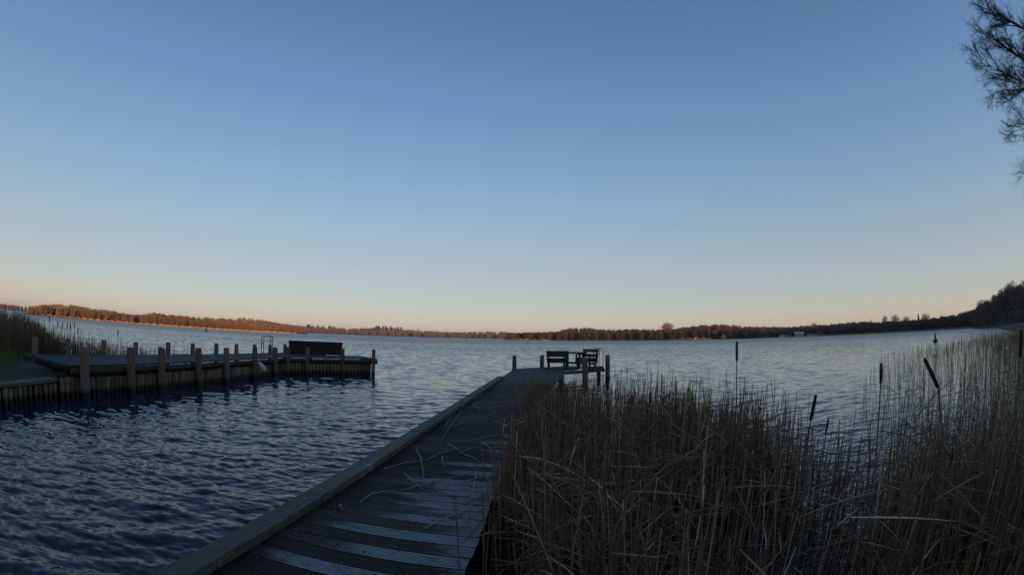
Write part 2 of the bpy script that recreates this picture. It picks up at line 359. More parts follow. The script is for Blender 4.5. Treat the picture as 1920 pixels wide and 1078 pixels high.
def shore_reeds(name, a0, a1, D, width, n, h, mat, seed, label):
    rg = np.random.default_rng(seed); az = rg.uniform(a0, a1, n); d = D(az)-rg.uniform(0, 1, n)*width*np.clip(np.minimum(az-a0, a1-az)/3, .05, 1)
    h = h*np.clip(np.minimum(az-a0, a1-az)/2.5+.25, .3, 1)*(.85+.25*np.sin(az*7))
    c = np.stack([d*np.sin(np.radians(az)), d*np.cos(np.radians(az)), h*rg.uniform(.35, .6, n)], -1)
    V, F = cards(c, rg.uniform(.5, 1.2, n), h*rg.uniform(.8, 1.2, n), .15)
    tag(link(name, mesh(name, V, F, attrs={'rnd': np.repeat(rg.uniform(0, 1, n), 4)}), mat), label, None, None, 'stuff')
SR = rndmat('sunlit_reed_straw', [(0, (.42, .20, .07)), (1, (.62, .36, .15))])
shore_reeds('reeds', -61.5, -27, lambda a: 310+(a+61)*4, 7, 15000, .95, SR, 1, 'tan reed belt along the far left shore')
shore_reeds('reeds', -1, 5.5, lambda a: 450-(a-16)*2.5, 7, 1200, 1.4, SR, 2, 'tan reed belt in front of the middle wood')
shore_reeds('reeds', 20, 26.5, lambda a: 450-(a-16)*2.5, 7, 500, 1.7, SR, 3, 'sunlit reed strip before the middle wood')
shore_reeds('reeds', 33, 60, lambda a: 440-(a-31)*5.2, 6, 2600, .8, SR, 4, 'pale reed belt along the town shore')

# ---- single trees that stand out of the far woods
def far_tree_mesh(nm, hgt, cr, per, seed, zc=.6, zr=.4, w=.5, h=1.4, shape='round'):
    rg = np.random.default_rng(seed)
    q = rg.normal(0, 1, (per, 3)); q /= np.linalg.norm(q, axis=1, keepdims=True); q *= rg.uniform(.1, 1, (per, 1))**.45
    if shape == 'cone':
        z = rg.uniform(0, 1, per)**1.2; a = rg.uniform(0, 6.28, per); r = (1-z)**.8*cr*rg.uniform(.3, 1, per)
        c = np.stack([r*np.cos(a), r*np.sin(a), hgt*(.22+.78*z)], -1)
    elif shape == 'pine':
        z = rg.uniform(0, 1, per); a = rg.uniform(0, 6.28, per); r = np.sqrt(np.clip(1-(2*z-1)**2, 0, 1))*cr*rg.uniform(.2, 1, per)
        c = np.stack([r*np.cos(a), r*np.sin(a), hgt*(.25+.73*z)], -1)
    else:
        c = np.stack([q[:, 0]*cr, q[:, 1]*cr, hgt*zc+q[:, 2]*hgt*zr], -1)
        c += .16*cr*np.stack([np.sin(c[:, 1]*1.1+seed), np.sin(c[:, 2]*.9), np.sin(c[:, 0]*.8)], -1)
    V, F = cards(c, w*rg.uniform(.5, 1.4, per), h*rg.uniform(.5, 1.4, per), .6)
    crown = mesh(nm+'_crown', V, F, attrs={'rnd': np.repeat(rg.uniform(0, 1, per), 4)})
    P = [np.array([[0, 0, -.5], [.1, 0, hgt*.3], [0, .1, hgt*.6], [0, 0, hgt*.85]])]; R = [np.array([.022, .017, .01, .004])*hgt]
    for i in range(14):
        a = rg.uniform(0, 6.28); z0 = hgt*rg.uniform(.25, .6); e = np.array([np.cos(a)*cr*.8, np.sin(a)*cr*.8, z0+hgt*rg.uniform(.12, .3)])
        s = np.array([0, 0, z0]); P.append(np.stack([s, s*.66+e*.34+[0, 0, -.2], s*.33+e*.67, e])); R.append(np.array([.008, .006, .004, .002])*hgt)
    V, F = tubes(np.stack(P), np.stack(R), 5)
    return mesh(nm+'_trunk', V, F, True, attrs={'rnd': np.full(len(V), .5)}), crown
M_BARK = plain('dark_bark', (.06, .05, .042), .9, 0, .3, 2)
M_EVER = rndmat('evergreen_needles', [(0, (.018, .032, .02)), (1, (.05, .07, .035))])
def put_tree(name, meshes, az, D, z, s, label, group, cmat, sz=None):
    t = thing(name, (D*math.sin(rad(az)), D*math.cos(rad(az)), z), label, 'tree', group, random.uniform(0, 6))
    t.scale = (s, s, sz or s); link('trunk', meshes[0], M_BARK, t); link('crown', meshes[1], cmat, t); return t
def elz(az_el, D): return math.tan(rad(az_el))*D+1.8
rt = far_tree_mesh('rounded', 24, 11.5, 2600, 1, .66, .33, .5, 1.6)
put_tree('bare_tree', rt, 19.9, 475, elz(1.93, 475)-13.5, .56, 'large round bare tree rising alone above the middle wood', None, TW1, .56)
sp = [far_tree_mesh('slim_a', 15, 4.9, 1300, 5, .6, .38, .22, 1.0), far_tree_mesh('slim_b', 15, 3.4, 900, 6, .6, .38, .22, 1.0), far_tree_mesh('slim_c', 15, 1.1, 500, 7, .55, .42, .3, 1.2)]
for az, el, k, lab in [(47.7, 1.78, 1, 'narrow bare tree, first of the tall trees over the town shore'), (49.0, 1.8, 0, 'broad bare tree, tallest of the trees over the town shore'), (50.4, 1.55, 0, 'bushy bare tree just right of the tallest town shore tree'), (52.0, 1.72, 2, 'very thin poplar standing over the town shore'), (52.9, 1.72, 0, 'bare tree with dark clumps beside the thin poplar'), (45.9, 1.42, 2, 'thin spire-like tree over the evergreens on town shore'), (38.7, 1.42, 0, 'small dark round tree above the town skyline'), (54.9, 1.35, 1, 'low bare tree on the right part of the town shore'), (57.4, 1.5, 1, 'reddish slim tree near the foot of the wooded hill')]:
    D = 440-(az-31)*5.2+40; sc = .62 if k == 2 else 1
    put_tree('bare_tree', sp[k], az, D, elz(el, D)-15*.78, .78, lab, None, TW4)
cn = [far_tree_mesh('evergreen_a', 17, 4.5, 700, 11, w=.9, h=1.4, shape='pine'), far_tree_mesh('evergreen_b', 17, 3.0, 600, 12, w=.8, h=1.4, shape='cone')]
pine_az = sorted(random.uniform(-26.3, -22.6) for _ in range(8))+sorted(random.uniform(-17.4, -14.0) for _ in range(8))
for i in range(16):
    az = pine_az[i]
    put_tree('pine_tree', cn[i % 2 if i < 8 else 0], az, 1700, elz((1.02 if i < 8 else 1.2)+random.uniform(-.08, .03), 1700)-17, 1, '%s pine from the left in the %s dark clump above the far woods' % ('first second third fourth fifth sixth seventh last'.split()[i % 8], 'left' if i < 8 else 'right'), 'pines of the %s clump on the far shore' % ('left' if i < 8 else 'right'), M_EVER)
for i, (az, el) in enumerate([(-11.9, .98), (-9.6, .9), (58.1, 1.25), (43.5, 1.2)]):
    D = 1650 if az < 0 else 380; put_tree('fir_tree', cn[1], az, D, elz(el, D)-17*(1 if az < 0 else .6), 1 if az < 0 else .6, ['pointed fir sticking out of the far woods, left one of two', 'pointed fir sticking out of the far woods, right one of two', 'pointed dark fir at the foot of the wooded hill', 'dark fir in the middle of the town shore'][i], None, M_EVER)

# ---- wooded hill at the right edge
aa = np.linspace(59.0, 92, 50); dd = np.concatenate([[-4, 0], np.linspace(4, 160, 14)]); A_, O_ = np.meshgrid(aa, dd, indexing='ij')
D6 = lambda a: 235-(a-60)*2.4
Zh = np.where(O_ < -3, -.5, .1+8*sstep(O_/120)*sstep((A_-59)/4)); DD = D6(A_)+O_
grid('hill', DD*np.sin(np.radians(A_)), DD*np.cos(np.radians(A_)), Zh, M_HILL)
near = [far_tree_mesh('hill_tree_a', 15, 4.8, 4200, 21, .55, .45, .16, .8), far_tree_mesh('hill_tree_b', 15, 3.9, 3600, 22, .55, .45, .16, .8), far_tree_mesh('hill_tree_c', 15, 5.4, 4600, 23, .52, .46, .18, .8)]
for i in range(30):
    az = 59.3+i*.45+random.uniform(-.15, .15); o = random.uniform(3, 60); D = float(D6(az))+o
    zg = float(.1+8*sstep(o/120)*sstep((az-59)/4)); top = elz(float(T(az))*random.uniform(.88, 1.12), D)
    s = max(.5, (top-zg)/15); put_tree('hillside_tree', near[i % 3], az, D, zg-.2, s*random.uniform(.85, 1.1), 'dark bare tree in the dense wood at the right edge', 'trees of the dark wooded hill', TW5, s)
woods('underwood', 59.2, 78, lambda a: 233-(a-60)*2.4, 30, 160, 160, 5, TW5, None, .3, .9, seed=8)
# ---- unseen wooded hills added behind the camera, shaped to block the low sun
def blocker_hill_h(x, y): return .3+(1.5+4.5*sstep((x-230)/260)*sstep((1500-x)/200))*sstep((-y-22)/85)
X, Y = np.meshgrid(np.linspace(-420, 1500, 110), np.linspace(-360, -22, 40))
grid('hill', X, Y, blocker_hill_h(X, Y), M_HILL)
def blocker_woods():
    rg = np.random.default_rng(77); n = 3000; x = rg.uniform(-260, 1400, n); y = -rg.uniform(32, 150, n)
    g = blocker_hill_h(x, y); h = rg.uniform(13, 18, n)*np.where(x < 200, .6, 1); per = 46; k = np.repeat(np.arange(n), per)
    q = rg.normal(0, 1, (len(k), 3)); q /= np.linalg.norm(q, axis=1, keepdims=True)
    c = np.stack([x[k]+q[:, 0]*5, y[k]+q[:, 1]*5, g[k]+h[k]*.5+q[:, 2]*h[k]*.5], -1)
    V1, F1 = cards(c, 1.8, 3.2); P = np.stack([np.stack([x, y, g-.5], -1), np.stack([x, y, g+h*.8], -1)], 1); V2, F2 = tubes(P, np.stack([.02*h, .006*h], 1), 4)
    V, F, A = merge([(V1, F1, np.repeat(rg.uniform(0, 1, len(k)), 4)), (V2, F2, np.full(len(V2), .5))])
    tag(link('woods', mesh('woods', V, F, attrs={'rnd': A}), TW4), 'unseen wood added behind the camera to block the low sun', None, None, 'stuff')
blocker_woods()

# ---- houses on the town shore
M_HW = plain('white_render', (.5, .5, .49), .8, 0, .05); M_HR = plain('red_brick', (.12, .06, .045), .85, 0, .2); M_HG = plain('grey_green_boards', (.16, .19, .18), .85, 0, .1)
M_RF = plain('dark_roof', (.07, .06, .06), .8, 0, .2); M_RR = plain('red_roof', (.11, .05, .038), .8, 0, .2); M_GL = plain('window_glass', (.03, .035, .045), .15, 0, .1)
def house(az, D, z, w, d, h, roofh, wm, rm, label, nw=3, gable_front=False):
    t = thing('house', (D*math.sin(rad(az)), D*math.cos(rad(az)), z), label, 'house', None, rad(-az)+(math.pi/2 if gable_front else 0)); t.scale = (.55, .55, .55)
    MB().box((0, 0, h/2-.8), (w, d, h+1.6)).add([(-w/2, -d/2+.05, h), (-w/2, d/2-.05, h), (-w/2, 0, h+roofh-.1), (w/2, -d/2+.05, h), (w/2, d/2-.05, h), (w/2, 0, h+roofh-.1)], [(0, 2, 1), (3, 4, 5)]).build('wall', wm, t)
    e = .5; MB().add([(-w/2-e, -d/2-e, h-.3), (w/2+e, -d/2-e, h-.3), (w/2+e, 0, h+roofh), (-w/2-e, 0, h+roofh), (w/2+e, d/2+e, h-.3), (-w/2-e, d/2+e, h-.3),
              (-w/2-e, -d/2-e, h-.05), (w/2+e, -d/2-e, h-.05), (w/2+e, 0, h+roofh+.25), (-w/2-e, 0, h+roofh+.25), (w/2+e, d/2+e, h-.05), (-w/2-e, d/2+e, h-.05)],
             [(3, 2, 1, 0), (3, 5, 4, 2), (6, 7, 8, 9), (9, 8, 10, 11), (0, 1, 7, 6), (5, 11, 10, 4), (0, 6, 9, 3), (3, 9, 11, 5), (1, 2, 8, 7), (2, 4, 10, 8)]).build('roof', rm, t)
    MB().box((w*.2, 0, h+roofh+.3), (.8, .8, 1.6)).build('chimney', M_HR, t)
    for i in range(nw): MB().box((-w/2+(i+.5)*w/nw, -d/2-.04, h*.55), (w/nw*.45, .1, h*.4)).build('window', M_GL, t)
Dt = lambda a: 440-(a-31)*5.2
house(36.75, Dt(36.75)-2, .8, 15, 8, 3.6, 2.4, M_HW, M_HW, 'white waterside house with a pale roof on the town shore', 4)
house(38.35, Dt(38.35)-2, .8, 17, 7, 2.2, 1.6, M_HW, M_RF, 'long low white boathouse right of the white house', 4)
house(39.6, Dt(39.6)+2, .8, 12, 7, 2.0, 1.5, M_HG, M_RF, 'small grey boathouse at the water on town shore', 3)
house(34.9, Dt(34.9), .8, 20, 8, 2.4, 1.8, M_HW, M_RF, 'low pale building left of the white waterside house', 5)
house(32.55, Dt(32.5)+2, .8, 11, 10, 4.0, 5.5, M_HG, M_HG, 'grey green gabled house where the wood ends', 2, True)
house(27.1, 450-(27.1-16)*2.5-1, .6, 11, 9, 3.0, 5.5, M_HR, M_RR, 'red gabled house at the edge of the middle wood', 2, True)
house(36.7, Dt(36.7)+110, 6.6, 14, 8, 3.2, 2.5, M_HW, M_RF, 'pale house high among the trees behind the town', 3)
house(34.1, Dt(34.1)+90, 5.6, 14, 8, 3.2, 2.5, M_HG, M_RF, 'dim grey house on the slope behind the town', 3)
house(50.2, Dt(50.2)+30, 2.2, 10, 7, 3.2, 2.5, M_HG, M_RF, 'small pale house among trees on the right of town', 2)
house(56.1, Dt(56.1)+10, 1.2, 9, 7, 3.5, 3, M_HG, M_RF, 'grey blue house between dark trees near the hill', 2)

# ------------------------------------------------------------------ main pier
U = Vector((.0995, .995, 0)); Vv = Vector((.995, -.0995, 0)); O0 = Vector((-1.62, 0, 0)); ZD = .55
def pp(s, v, z): return O0+U*s+Vv*v+Vector((0, 0, z))
def pier_mat(name, frost=True, lo=(.034, .029, .021), hi=(.105, .088, .064)):
    m, n, l, b = newmat(name); g = n.new('ShaderNodeNewGeometry'); P = g.outputs['Position']
    mp = n.new('ShaderNodeMapping'); mp.vector_type = 'POINT'; mp.inputs['Rotation'].default_value = (0, 0, math.atan2(.0995, .995)); mp.inputs['Location'].default_value = (1.62, 0, 0)
    ml = n.new('ShaderNodeVectorMath'); ml.operation = 'ADD'; ml.inputs[1].default_value = (1.62, 0, 0); l.new(P, ml.inputs[0])
    vr = n.new('ShaderNodeVectorRotate'); vr.rotation_type = 'Z_AXIS'; l.new(ml.outputs[0], vr.inputs['Vector']); vr.inputs['Angle'].default_value = math.atan2(.0995, .995)
    q = vr.outputs[0]; sp = n.new('ShaderNodeSeparateXYZ'); l.new(q, sp.inputs[0]); x, y, z = sp.outputs
    a = n.new('ShaderNodeAttribute'); a.attribute_name = 'rnd'
    t = noise(n, l, q, 4, 6, .65, (1.2, 14, 1)); c = ramp(n, l, t.outputs['Fac'], [(.3, lo), (.7, hi)]).outputs[0]
    t2 = noise(n, l, q, 1.1, 5, .6); c = mixc(n, l, ramp(n, l, t2.outputs['Fac'], [(.35, .1), (.62, .85)]).outputs[0], c, (.016, .019, .010))
    vv = math_(n, l, 'ADD', math_(n, l, 'MULTIPLY', a.outputs['Fac'], .7), .65)
    hs = n.new('ShaderNodeHueSaturation'); l.new(c, hs.inputs['Color']); l.new(vv, hs.inputs['Value']); c = hs.outputs[0]
    sk = noise(n, l, q, 38, 2, .5); c = mixc(n, l, ramp(n, l, sk.outputs['Fac'], [(.72, 0.0), (.76, .5)]).outputs[0], c, (.11, .095, .07))
    if frost:
        gz = n.new('ShaderNodeMapRange'); l.new(z, gz.inputs[0]); gz.inputs[1].default_value = ZD-.006; gz.inputs[2].default_value = ZD-.002
        c = mixc(n, l, gz.outputs[0], (.006, .006, .005), c)   # near black below the ridge tops, in the grooves
        # rime left on single boards, thickest towards the open right-hand side
        fn = noise(n, l, q, 2.6, 5, .7, (1, 2.5, 1)); fine = noise(n, l, q, 45, 3, .7, (.35, 1.6, 1))
        def mr(v, a0, a1):
            r = n.new('ShaderNodeMapRange'); r.interpolation_type = 'SMOOTHSTEP'; l.new(v, r.inputs[0]); r.inputs[1].default_value = a0; r.inputs[2].default_value = a1; return r.outputs[0]
        a2 = n.new('ShaderNodeAttribute'); a2.attribute_name = 'rime'
        st = math_(n, l, 'SUBTRACT', x, a2.outputs['Fac']); st = math_(n, l, 'ADD', st, math_(n, l, 'MULTIPLY', math_(n, l, 'SUBTRACT', fn.outputs['Fac'], .5), .9))
        f = math_(n, l, 'MULTIPLY', mr(st, -.05, .38), mr(math_(n, l, 'ADD', fine.outputs['Fac'], math_(n, l, 'MULTIPLY', fn.outputs['Fac'], .6)), .54, .84))
        tz = mr(z, ZD-.0014, ZD-.0006); f = math_(n, l, 'MULTIPLY', f, math_(n, l, 'MULTIPLY', tz, .6), True); c = mixc(n, l, f, c, (.46, .50, .55))
    l.new(c, b.inputs['Base Color']); b.inputs['Roughness'].default_value = .75; b.inputs['Specular IOR Level'].default_value = .25
    bp = n.new('ShaderNodeBump'); bp.inputs['Strength'].default_value = .4; bp.inputs['Distance'].default_value = .004; l.new(t.outputs['Fac'], bp.inputs['Height']); l.new(bp.outputs[0], b.inputs['Normal'])
    return m
M_DECK = pier_mat('grooved_deck_boards'); M_HEAD = pier_mat('plain_head_boards', False, (.040, .040, .045), (.085, .08, .085))
main_pier = thing('pier', (0, 0, 0), 'narrow pier of grooved boards with a raised kerb, leading to the bench platform', 'pier')
PW = 1.165
def profile(w, grooves):
    """cross-section of one board: x across the board, z down from the top"""
    if not grooves: return [(0, -.03), (0, -.003), (.003, 0), (w-.003, 0), (w, -.003), (w, -.03)]
    p = [(0, -.03), (0, -.002)]; n = 8; pitch = w/n; gw = pitch*.45
    for i in range(n):
        x0 = i*pitch+gw/2; x1 = (i+1)*pitch-gw/2
        p += [(x0, 0), (x1, 0)]
        if i < n-1: p += [(x1+.001, -.008), (x1+gw-.001, -.008)]
    return p+[(w, -.002), (w, -.03)]
def RIME(s, rg):
    if s < 1.2 or s > 6.2: return 3.0
    k = int(round((s+2.0)/.144)); q = rg.uniform(-.06, .06)
    if s < 2.95: return ((.05, .95, .35, .9)[k % 4]+q) if s > 1.7 else .8
    if s < 3.9: return (.38, .30, .50)[k % 3]+q
    if s < 4.6: return (.55, .95)[k % 2]+q
    return (.75, 1.3, .95)[k % 3]+q
def boards(name, s0, s1, v0f, v1f, w, gap, grooves, mat, parent, zoff=0):
    V = []; F = []; A = []; A2 = []; s = s0; rg = random.Random(5)
    while s < s1:
        pr = profile(w, grooves); k = len(pr); dz = rg.uniform(-.0015, .0015)+zoff; r_ = rg.random(); n0 = len(V); sk = rg.uniform(-.004, .004)
        va, vb = v0f(s)+rg.uniform(-.006, .006), v1f(s)+rg.uniform(-.015, .015)
        for v, e in ((va, 0), (vb, sk)):
            for x, z in pr: V.append(pp(s+x+e, v, ZD+z+(0 if grooves else dz)))
        for i in range(k-1): F.append((n0+i, n0+i+1, n0+k+i+1, n0+k+i))
        F.append(tuple(n0+i for i in range(k))); F.append(tuple(n0+k+i for i in range(k-1, -1, -1)))
        # rime: how far from the kerb this board is frosted (2 = not at all)
        q_ = RIME(s, rg); A2 += [q_]*(2*k); A += [r_]*(2*k); s += w+gap
    me = mesh(name, V, F, attrs={'rnd': A, 'rime': A2}); return link(name, me, mat, parent)
boards('deck', -2.0, 12.3, lambda s: -.165, lambda s: PW, .131, .013, True, M_DECK, main_pier)
hw = lambda s: PW+.42+.30*min(1, max(0, (s-12.4)/3.4))
boards('pier_head', 12.32, 18.35, lambda s: -.02, hw, .145, .008, False, M_HEAD, main_pier, .002)
kb = [-2.0, .35, 2.93, 5.38, 7.9, 10.6, 13.95]
for i in range(6):
    rg = random.Random(i); a = pp(kb[i]+.007, -.085+rg.uniform(-.004, .004), ZD+.045); b_ = pp(kb[i+1]-.007, -.085+rg.uniform(-.004, .004), ZD+.045)
    MB().beam(a, b_, .158, .062).build('kerb_beam', M_KERB, main_pier)
    for q_ in (kb[i]+.12, kb[i+1]-.12):
        c_ = pp(q_, -.085, ZD+.074); MB().tube([c_, c_+Vector((0, 0, .006))], [.013, .011], 8).build('bolt', M_METAL, main_pier)
for s in np.arange(-1.5, 12.2, 1.2): MB().box(pp(s, -.085, ZD+.008), (.14, .10, .015), -math.atan2(.0995, .995)).build('spacer', M_EDGE, main_pier)
for v in (-.1, .52, PW-.08): MB().beam(pp(-2, v, ZD-.105), pp(18.2, v, ZD-.105), .07, .15).build('stringer', M_EDGE, main_pier)
MB().beam(pp(12.4, PW+.30, ZD-.105), pp(18.0, PW+.55, ZD-.105), .07, .15).build('stringer', M_EDGE, main_pier)
def pile(P, top, r, parent, name='pile', mat=None, bottom=-.8, lean=0, slant=0):
    rg = random.Random(int(P[0]*100)+int(P[1]*37)); n = 14; V = []; F = []; zs = [bottom, -.1, top*.3+.0, top*.7, top-.015, top]
    lx, ly = rg.uniform(-.02, .02)+lean, rg.uniform(-.02, .02)
    prof = [1+rg.uniform(-.03, .03) for _ in range(n)]
    for j, z in enumerate(zs):
        rr = r*(1.08-.1*(z-bottom)/(top-bottom))*(.86 if j == len(zs)-1 else 1)
        for k in range(n):
            a = 2*math.pi*k/n; x = math.cos(a)*rr*prof[k]; V.append((P[0]+x+lx*z, P[1]+math.sin(a)*rr*prof[k]+ly*z, z+(slant*x if j >= 4 else 0)))
    for j in range(len(zs)-1):
        for k in range(n): F.append((j*n+k, j*n+(k+1) % n, (j+1)*n+(k+1) % n, (j+1)*n+k))
    F.append(tuple(range((len(zs)-1)*n, len(zs)*n)))
    me = mesh(name, V, F, True); me.polygons[-1].use_smooth = False
    o = link(name, me, mat or M_POST, parent)
    if True:   # put the origin at the post's own place so that its grain differs
        for v in me.vertices: v.co.x -= P[0]; v.co.y -= P[1]
        o.location = (P[0], P[1], 0)
    return o
for s in (1.2, 3.6, 6.0, 8.4, 10.8, 13.2, 15.6):
    for v in (.02, PW-.09): pile(pp(s, v, 0), ZD-.19, .07, main_pier)
pile((.14, 18.15), 1.1, .085, main_pier, 'mooring_post')
pile((1.33, 19.5), 1.08, .09, main_pier, 'mooring_post')
pile((3.0, 18.0), 1.05, .115, main_pier, 'mooring_post')
tag(pile((4.22, 19.3), 1.1, .10, None, 'mooring_post'), 'round mooring post standing free in water right of the bench platform', 'post')
# end platform with the benches, turned off the pier's axis
pl = [(.2, 18.36), (1.3, 19.62), (3.55, 20.6), (4.05, 19.55), (3.05, 18.75), (1.72, 15.9), (1.70, 17.9)]
def prism(P, z0, z1):
    m = MB(); n = len(P); V = [(x, y, z1) for x, y in P]+[(x, y, z0) for x, y in P]
    F = [tuple(range(n)), tuple(range(2*n-1, n-1, -1))]+[(i, i+n, (i+1) % n+n, (i+1) % n) for i in range(n)]
    return m.add(V, F)
PLM = wood('platform_boards', (.03, .03, .028), (.075, .075, .07), stretch=(1, 12, 4))
# boards of the platform run parallel to its front edge
fd = Vector((.78, .63, 0)).normalized(); fn_ = Vector((-fd.y, fd.x, 0)); m = MB()
for i in range(13):
    c0 = Vector((1.05, 16.9, ZD-.015))+fn_*(i*.152)
    Lh = 3.55 if i > 3 else 2.0+i*.3
    st = .22 if i > 9 else .06 if i > 6 else .1
    m.beam(c0+fd*(st), c0+fd*Lh, .143, .032)
m.build('platform', PLM, main_pier)
MB().beam((1.15, 16.8, ZD-.10), (4.02, 19.1, ZD-.10), .09, .13).build('platform_joist', M_EDGE, main_pier)
MB().beam((.4, 18.2, ZD-.10), (2.9, 20.2, ZD-.10), .09, .13).build('platform_joist', M_EDGE, main_pier)
MB().tube([(3.25, 18.95, ZD-.02), (4.02, 19.45, ZD-.03)], .085, 10).build('cross_beam', M_EDGE, main_pier)
pile((3.86, 19.5), ZD-.1, .085, main_pier); pile((1.95, 17.2), ZD-.12, .09, main_pier); pile((1.3, 16.3), ZD-.12, .09, main_pier)
# handrail hoop of the swimming ladder
t = thing('swimming_ladder', (3.75, 19.9, ZD), 'thin metal ladder hoop at the bench platform, behind the right bench', 'ladder', None, rad(-35))
for yy in (0, .42): MB().tube([(.22, yy, -1.0), (.22, yy, .74), (.19, yy, .80), (-.02, yy, .82), (-.06, yy, .78), (-.06, yy, 0)], .014, 6).build('rail', M_METAL, t, True)
for k in range(3): MB().tube([(.22, 0, -.2-k*.25), (.22, .42, -.2-k*.25)], .012, 6).build('rung', M_METAL, t, True)
# benches and table
def bench(loc, rz, Lb, label, slat, frame, tops=(.74, .58)):
    t = thing('bench', loc, label, 'bench', None, rz)
    b = MB()
    for z in tops: b.box((0, .30+(z-.4)*.18, z), (Lb, .035, .14))
    b.build('backrest', slat, t)
    b = MB()
    for i in range(4): b.box((0, -.13+i*.125, .44), (Lb, .11, .04))
    b.build('seat', frame, t)
    MB().box((0, -.18, .33), (Lb*.96, .035, .17)).build('seat_apron', frame, t)
    for x in (-Lb/2+.09, Lb/2-.09):
        MB().beam((x, .24, 0), (x, .40, .80), .08, .05, (0, 1, 0)).build('leg', frame, t); MB().beam((x, -.14, 0), (x, -.14, .42), .08, .06, (0, 1, 0)).build('leg', frame, t)
        MB().beam((x, -.2, .20), (x, .28, .20), .05, .09).build('brace', frame, t)
        MB().box((x, .02, .40), (.06, .44, .05)).build('seat_support', frame, t)
    MB().box((0, .27, .34), (Lb*.96, .035, .15)).build('seat_apron', frame, t)
    for x in (-Lb/2+.05, Lb/2-.05): MB().beam((x, -.2, .60), (x, .34, .62), .07, .045).build('armrest', frame, t); MB().beam((x, -.17, .42), (x, -.17, .6), .05, .05, (0, 1, 0)).build('arm_post', frame, t)
    t.scale = (1, 1, .94)
    return t
bench((1.95, 18.75, ZD), rad(172), .92, 'dark wooden bench showing its broad back, left of the platform table', M_BENCH, M_BENCH, (.73, .60))
bench((3.2, 19.15, ZD), rad(-48), .85, 'reddish slatted wooden bench at the right of the platform table', M_RED, M_BENCH, (.78, .56))
t = thing('table', (2.72, 19.45, ZD), 'small dark wooden table between the two platform benches', 'table', None, rad(-30))
b = MB()
for i in range(5): b.box((0, -.26+i*.13, .64), (1.0, .12, .06))
b.build('tabletop', M_BENCH, t)
for x in (-.36, .36):
    for y in (-.2, .2): MB().box((x, y, .32), (.07, .07, .64)).build('leg', M_BENCH, t)
MB().box((0, 0, .2), (.7, .05, .09)).build('stretcher', M_BENCH, t)

# ------------------------------------------------------------------ left jetty
jt = thing('jetty', (0, 0, 0), 'broad left jetty on a wall of upright logs, lined with round posts', 'jetty')
ZJ = .72
def jboards():
    m = MB(); y = 6.42
    while y < 22.2:
        x0 = -12.35+.05*(y-6); x1 = -9.52
        if y > 17.4: x1 = -9.52+max(0, 0)
        dz = random.uniform(-.003, .003); m.box(((x0+x1)/2, y, ZJ-.02+dz), (x1-x0, .138, .04)); y += .147
    m.build('deck', M_DECKL, jt)
    # the head of the jetty bends to the right
    A = Vector((-9.5, 17.45, 0)); B = Vector((-6.15, 19.95, 0)); d = (B-A); Lh = d.length; d.normalize(); nrm = Vector((-d.y, d.x, 0)); m = MB(); s = .03
    while s < Lh:
        ln = 2.5 if s > 1.2 else 2.2; p = A+d*s; m.beam(p+Vector((0, 0, ZJ-.022)), p+nrm*ln+Vector((0, 0, ZJ-.022)), .138, .04); s += .147
    m.build('head_deck', M_DECKL, jt)
    return A, B, d, nrm
A, B, dH, nH = jboards()
MB().beam((-9.5, 6.36, ZJ-.115), (-9.5, 17.45, ZJ-.115), .06, .12).build('edge_beam', M_EDGE, jt)
MB().beam(A+Vector((0, 0, ZJ-.115)), B+Vector((0, 0, ZJ-.115)), .06, .12).build('edge_beam', M_EDGE, jt)
MB().beam(B+Vector((0, 0, ZJ-.16)), B+nH*2.5+Vector((0, 0, ZJ-.16)), .08, .2).build('edge_beam', M_EDGE, jt)
MB().beam(A+nH*.12+Vector((0, 0, ZJ-.235)), B+nH*.12-dH*.25+Vector((0, 0, ZJ-.235)), .12, .15).build('dark_gap_beam', M_DARK, jt)  # dark beam added so the gap under the head deck looks shaded
MB().beam(A+nH*.24+Vector((0, 0, .12)), B+nH*.24-dH*.4+Vector((0, 0, .12)), .03, .62).build('dark_backing_board', M_DARK, jt)  # dark sheet added behind the head logs, standing in for shade between them
MB().beam((-9.75, 6.2, .12), (-9.75, 17.5, .12), .03, .62).build('dark_backing_board', M_DARK, jt)
MB().beam((-9.72, 6.1, ZJ-.24), (-9.72, 17.5, ZJ-.24), .12, .12).build('dark_gap_beam', M_DARK, jt)
MB().beam((-12.28, 6.1, ZJ-.115), (-11.6, 22, ZJ-.115), .06, .14).build('edge_beam', M_EDGE, jt)
for i, y in enumerate(np.arange(6.15, 17.5, .163)): pile((-9.60+random.uniform(-.015, .015), y, 0), .44+random.uniform(-.02, .02), .077+random.uniform(-.006, .007), jt, 'log', M_LOG)
for s in np.arange(.1, 4.0, .163):
    p = A+dH*s-nH*.0+nH*.1; pile((p.x, p.y, 0), .44+random.uniform(-.02, .02), .077+random.uniform(-.006, .007), jt, 'log', M_LOG)
fp = [(6.72, .125, 0), (8.3, .12, 0), (9.52, .115, -.28), (11.25, .11, 0), (12.8, .105, 0), (14.6, .10, 0), (16.2, .10, 0)]
for y, r, sl_ in fp: pile((-9.38, y), 1.14, r, jt, 'mooring_post', slant=sl_)
for p in [(-9.3, 17.15), (-8.75, 17.95), (-7.45, 18.95), (-6.25, 19.72)]:
    pile(p, 1.15, .085, jt, 'mooring_post')
for bx, y in [(-12.2, 6.85), (-12.25, 8.15), (-12.3, 9.66), (-12.28, 11.12), (-12.15, 12.73), (-11.98, 14.03), (-11.99, 15.6), (-11.73, 16.76), (-11.69, 18.28), (-11.4, 19.26), (-11.36, 20.7), (-10.6, 22.2)]:
    pile((bx-.05, y), 1.13+random.uniform(-.02, .02), .095, jt, 'mooring_post')
MB().beam((-12.1, 6.36, ZJ-.075), (-9.56, 6.36, ZJ-.075), .05, .07).build('edge_beam', M_DARK, jt)
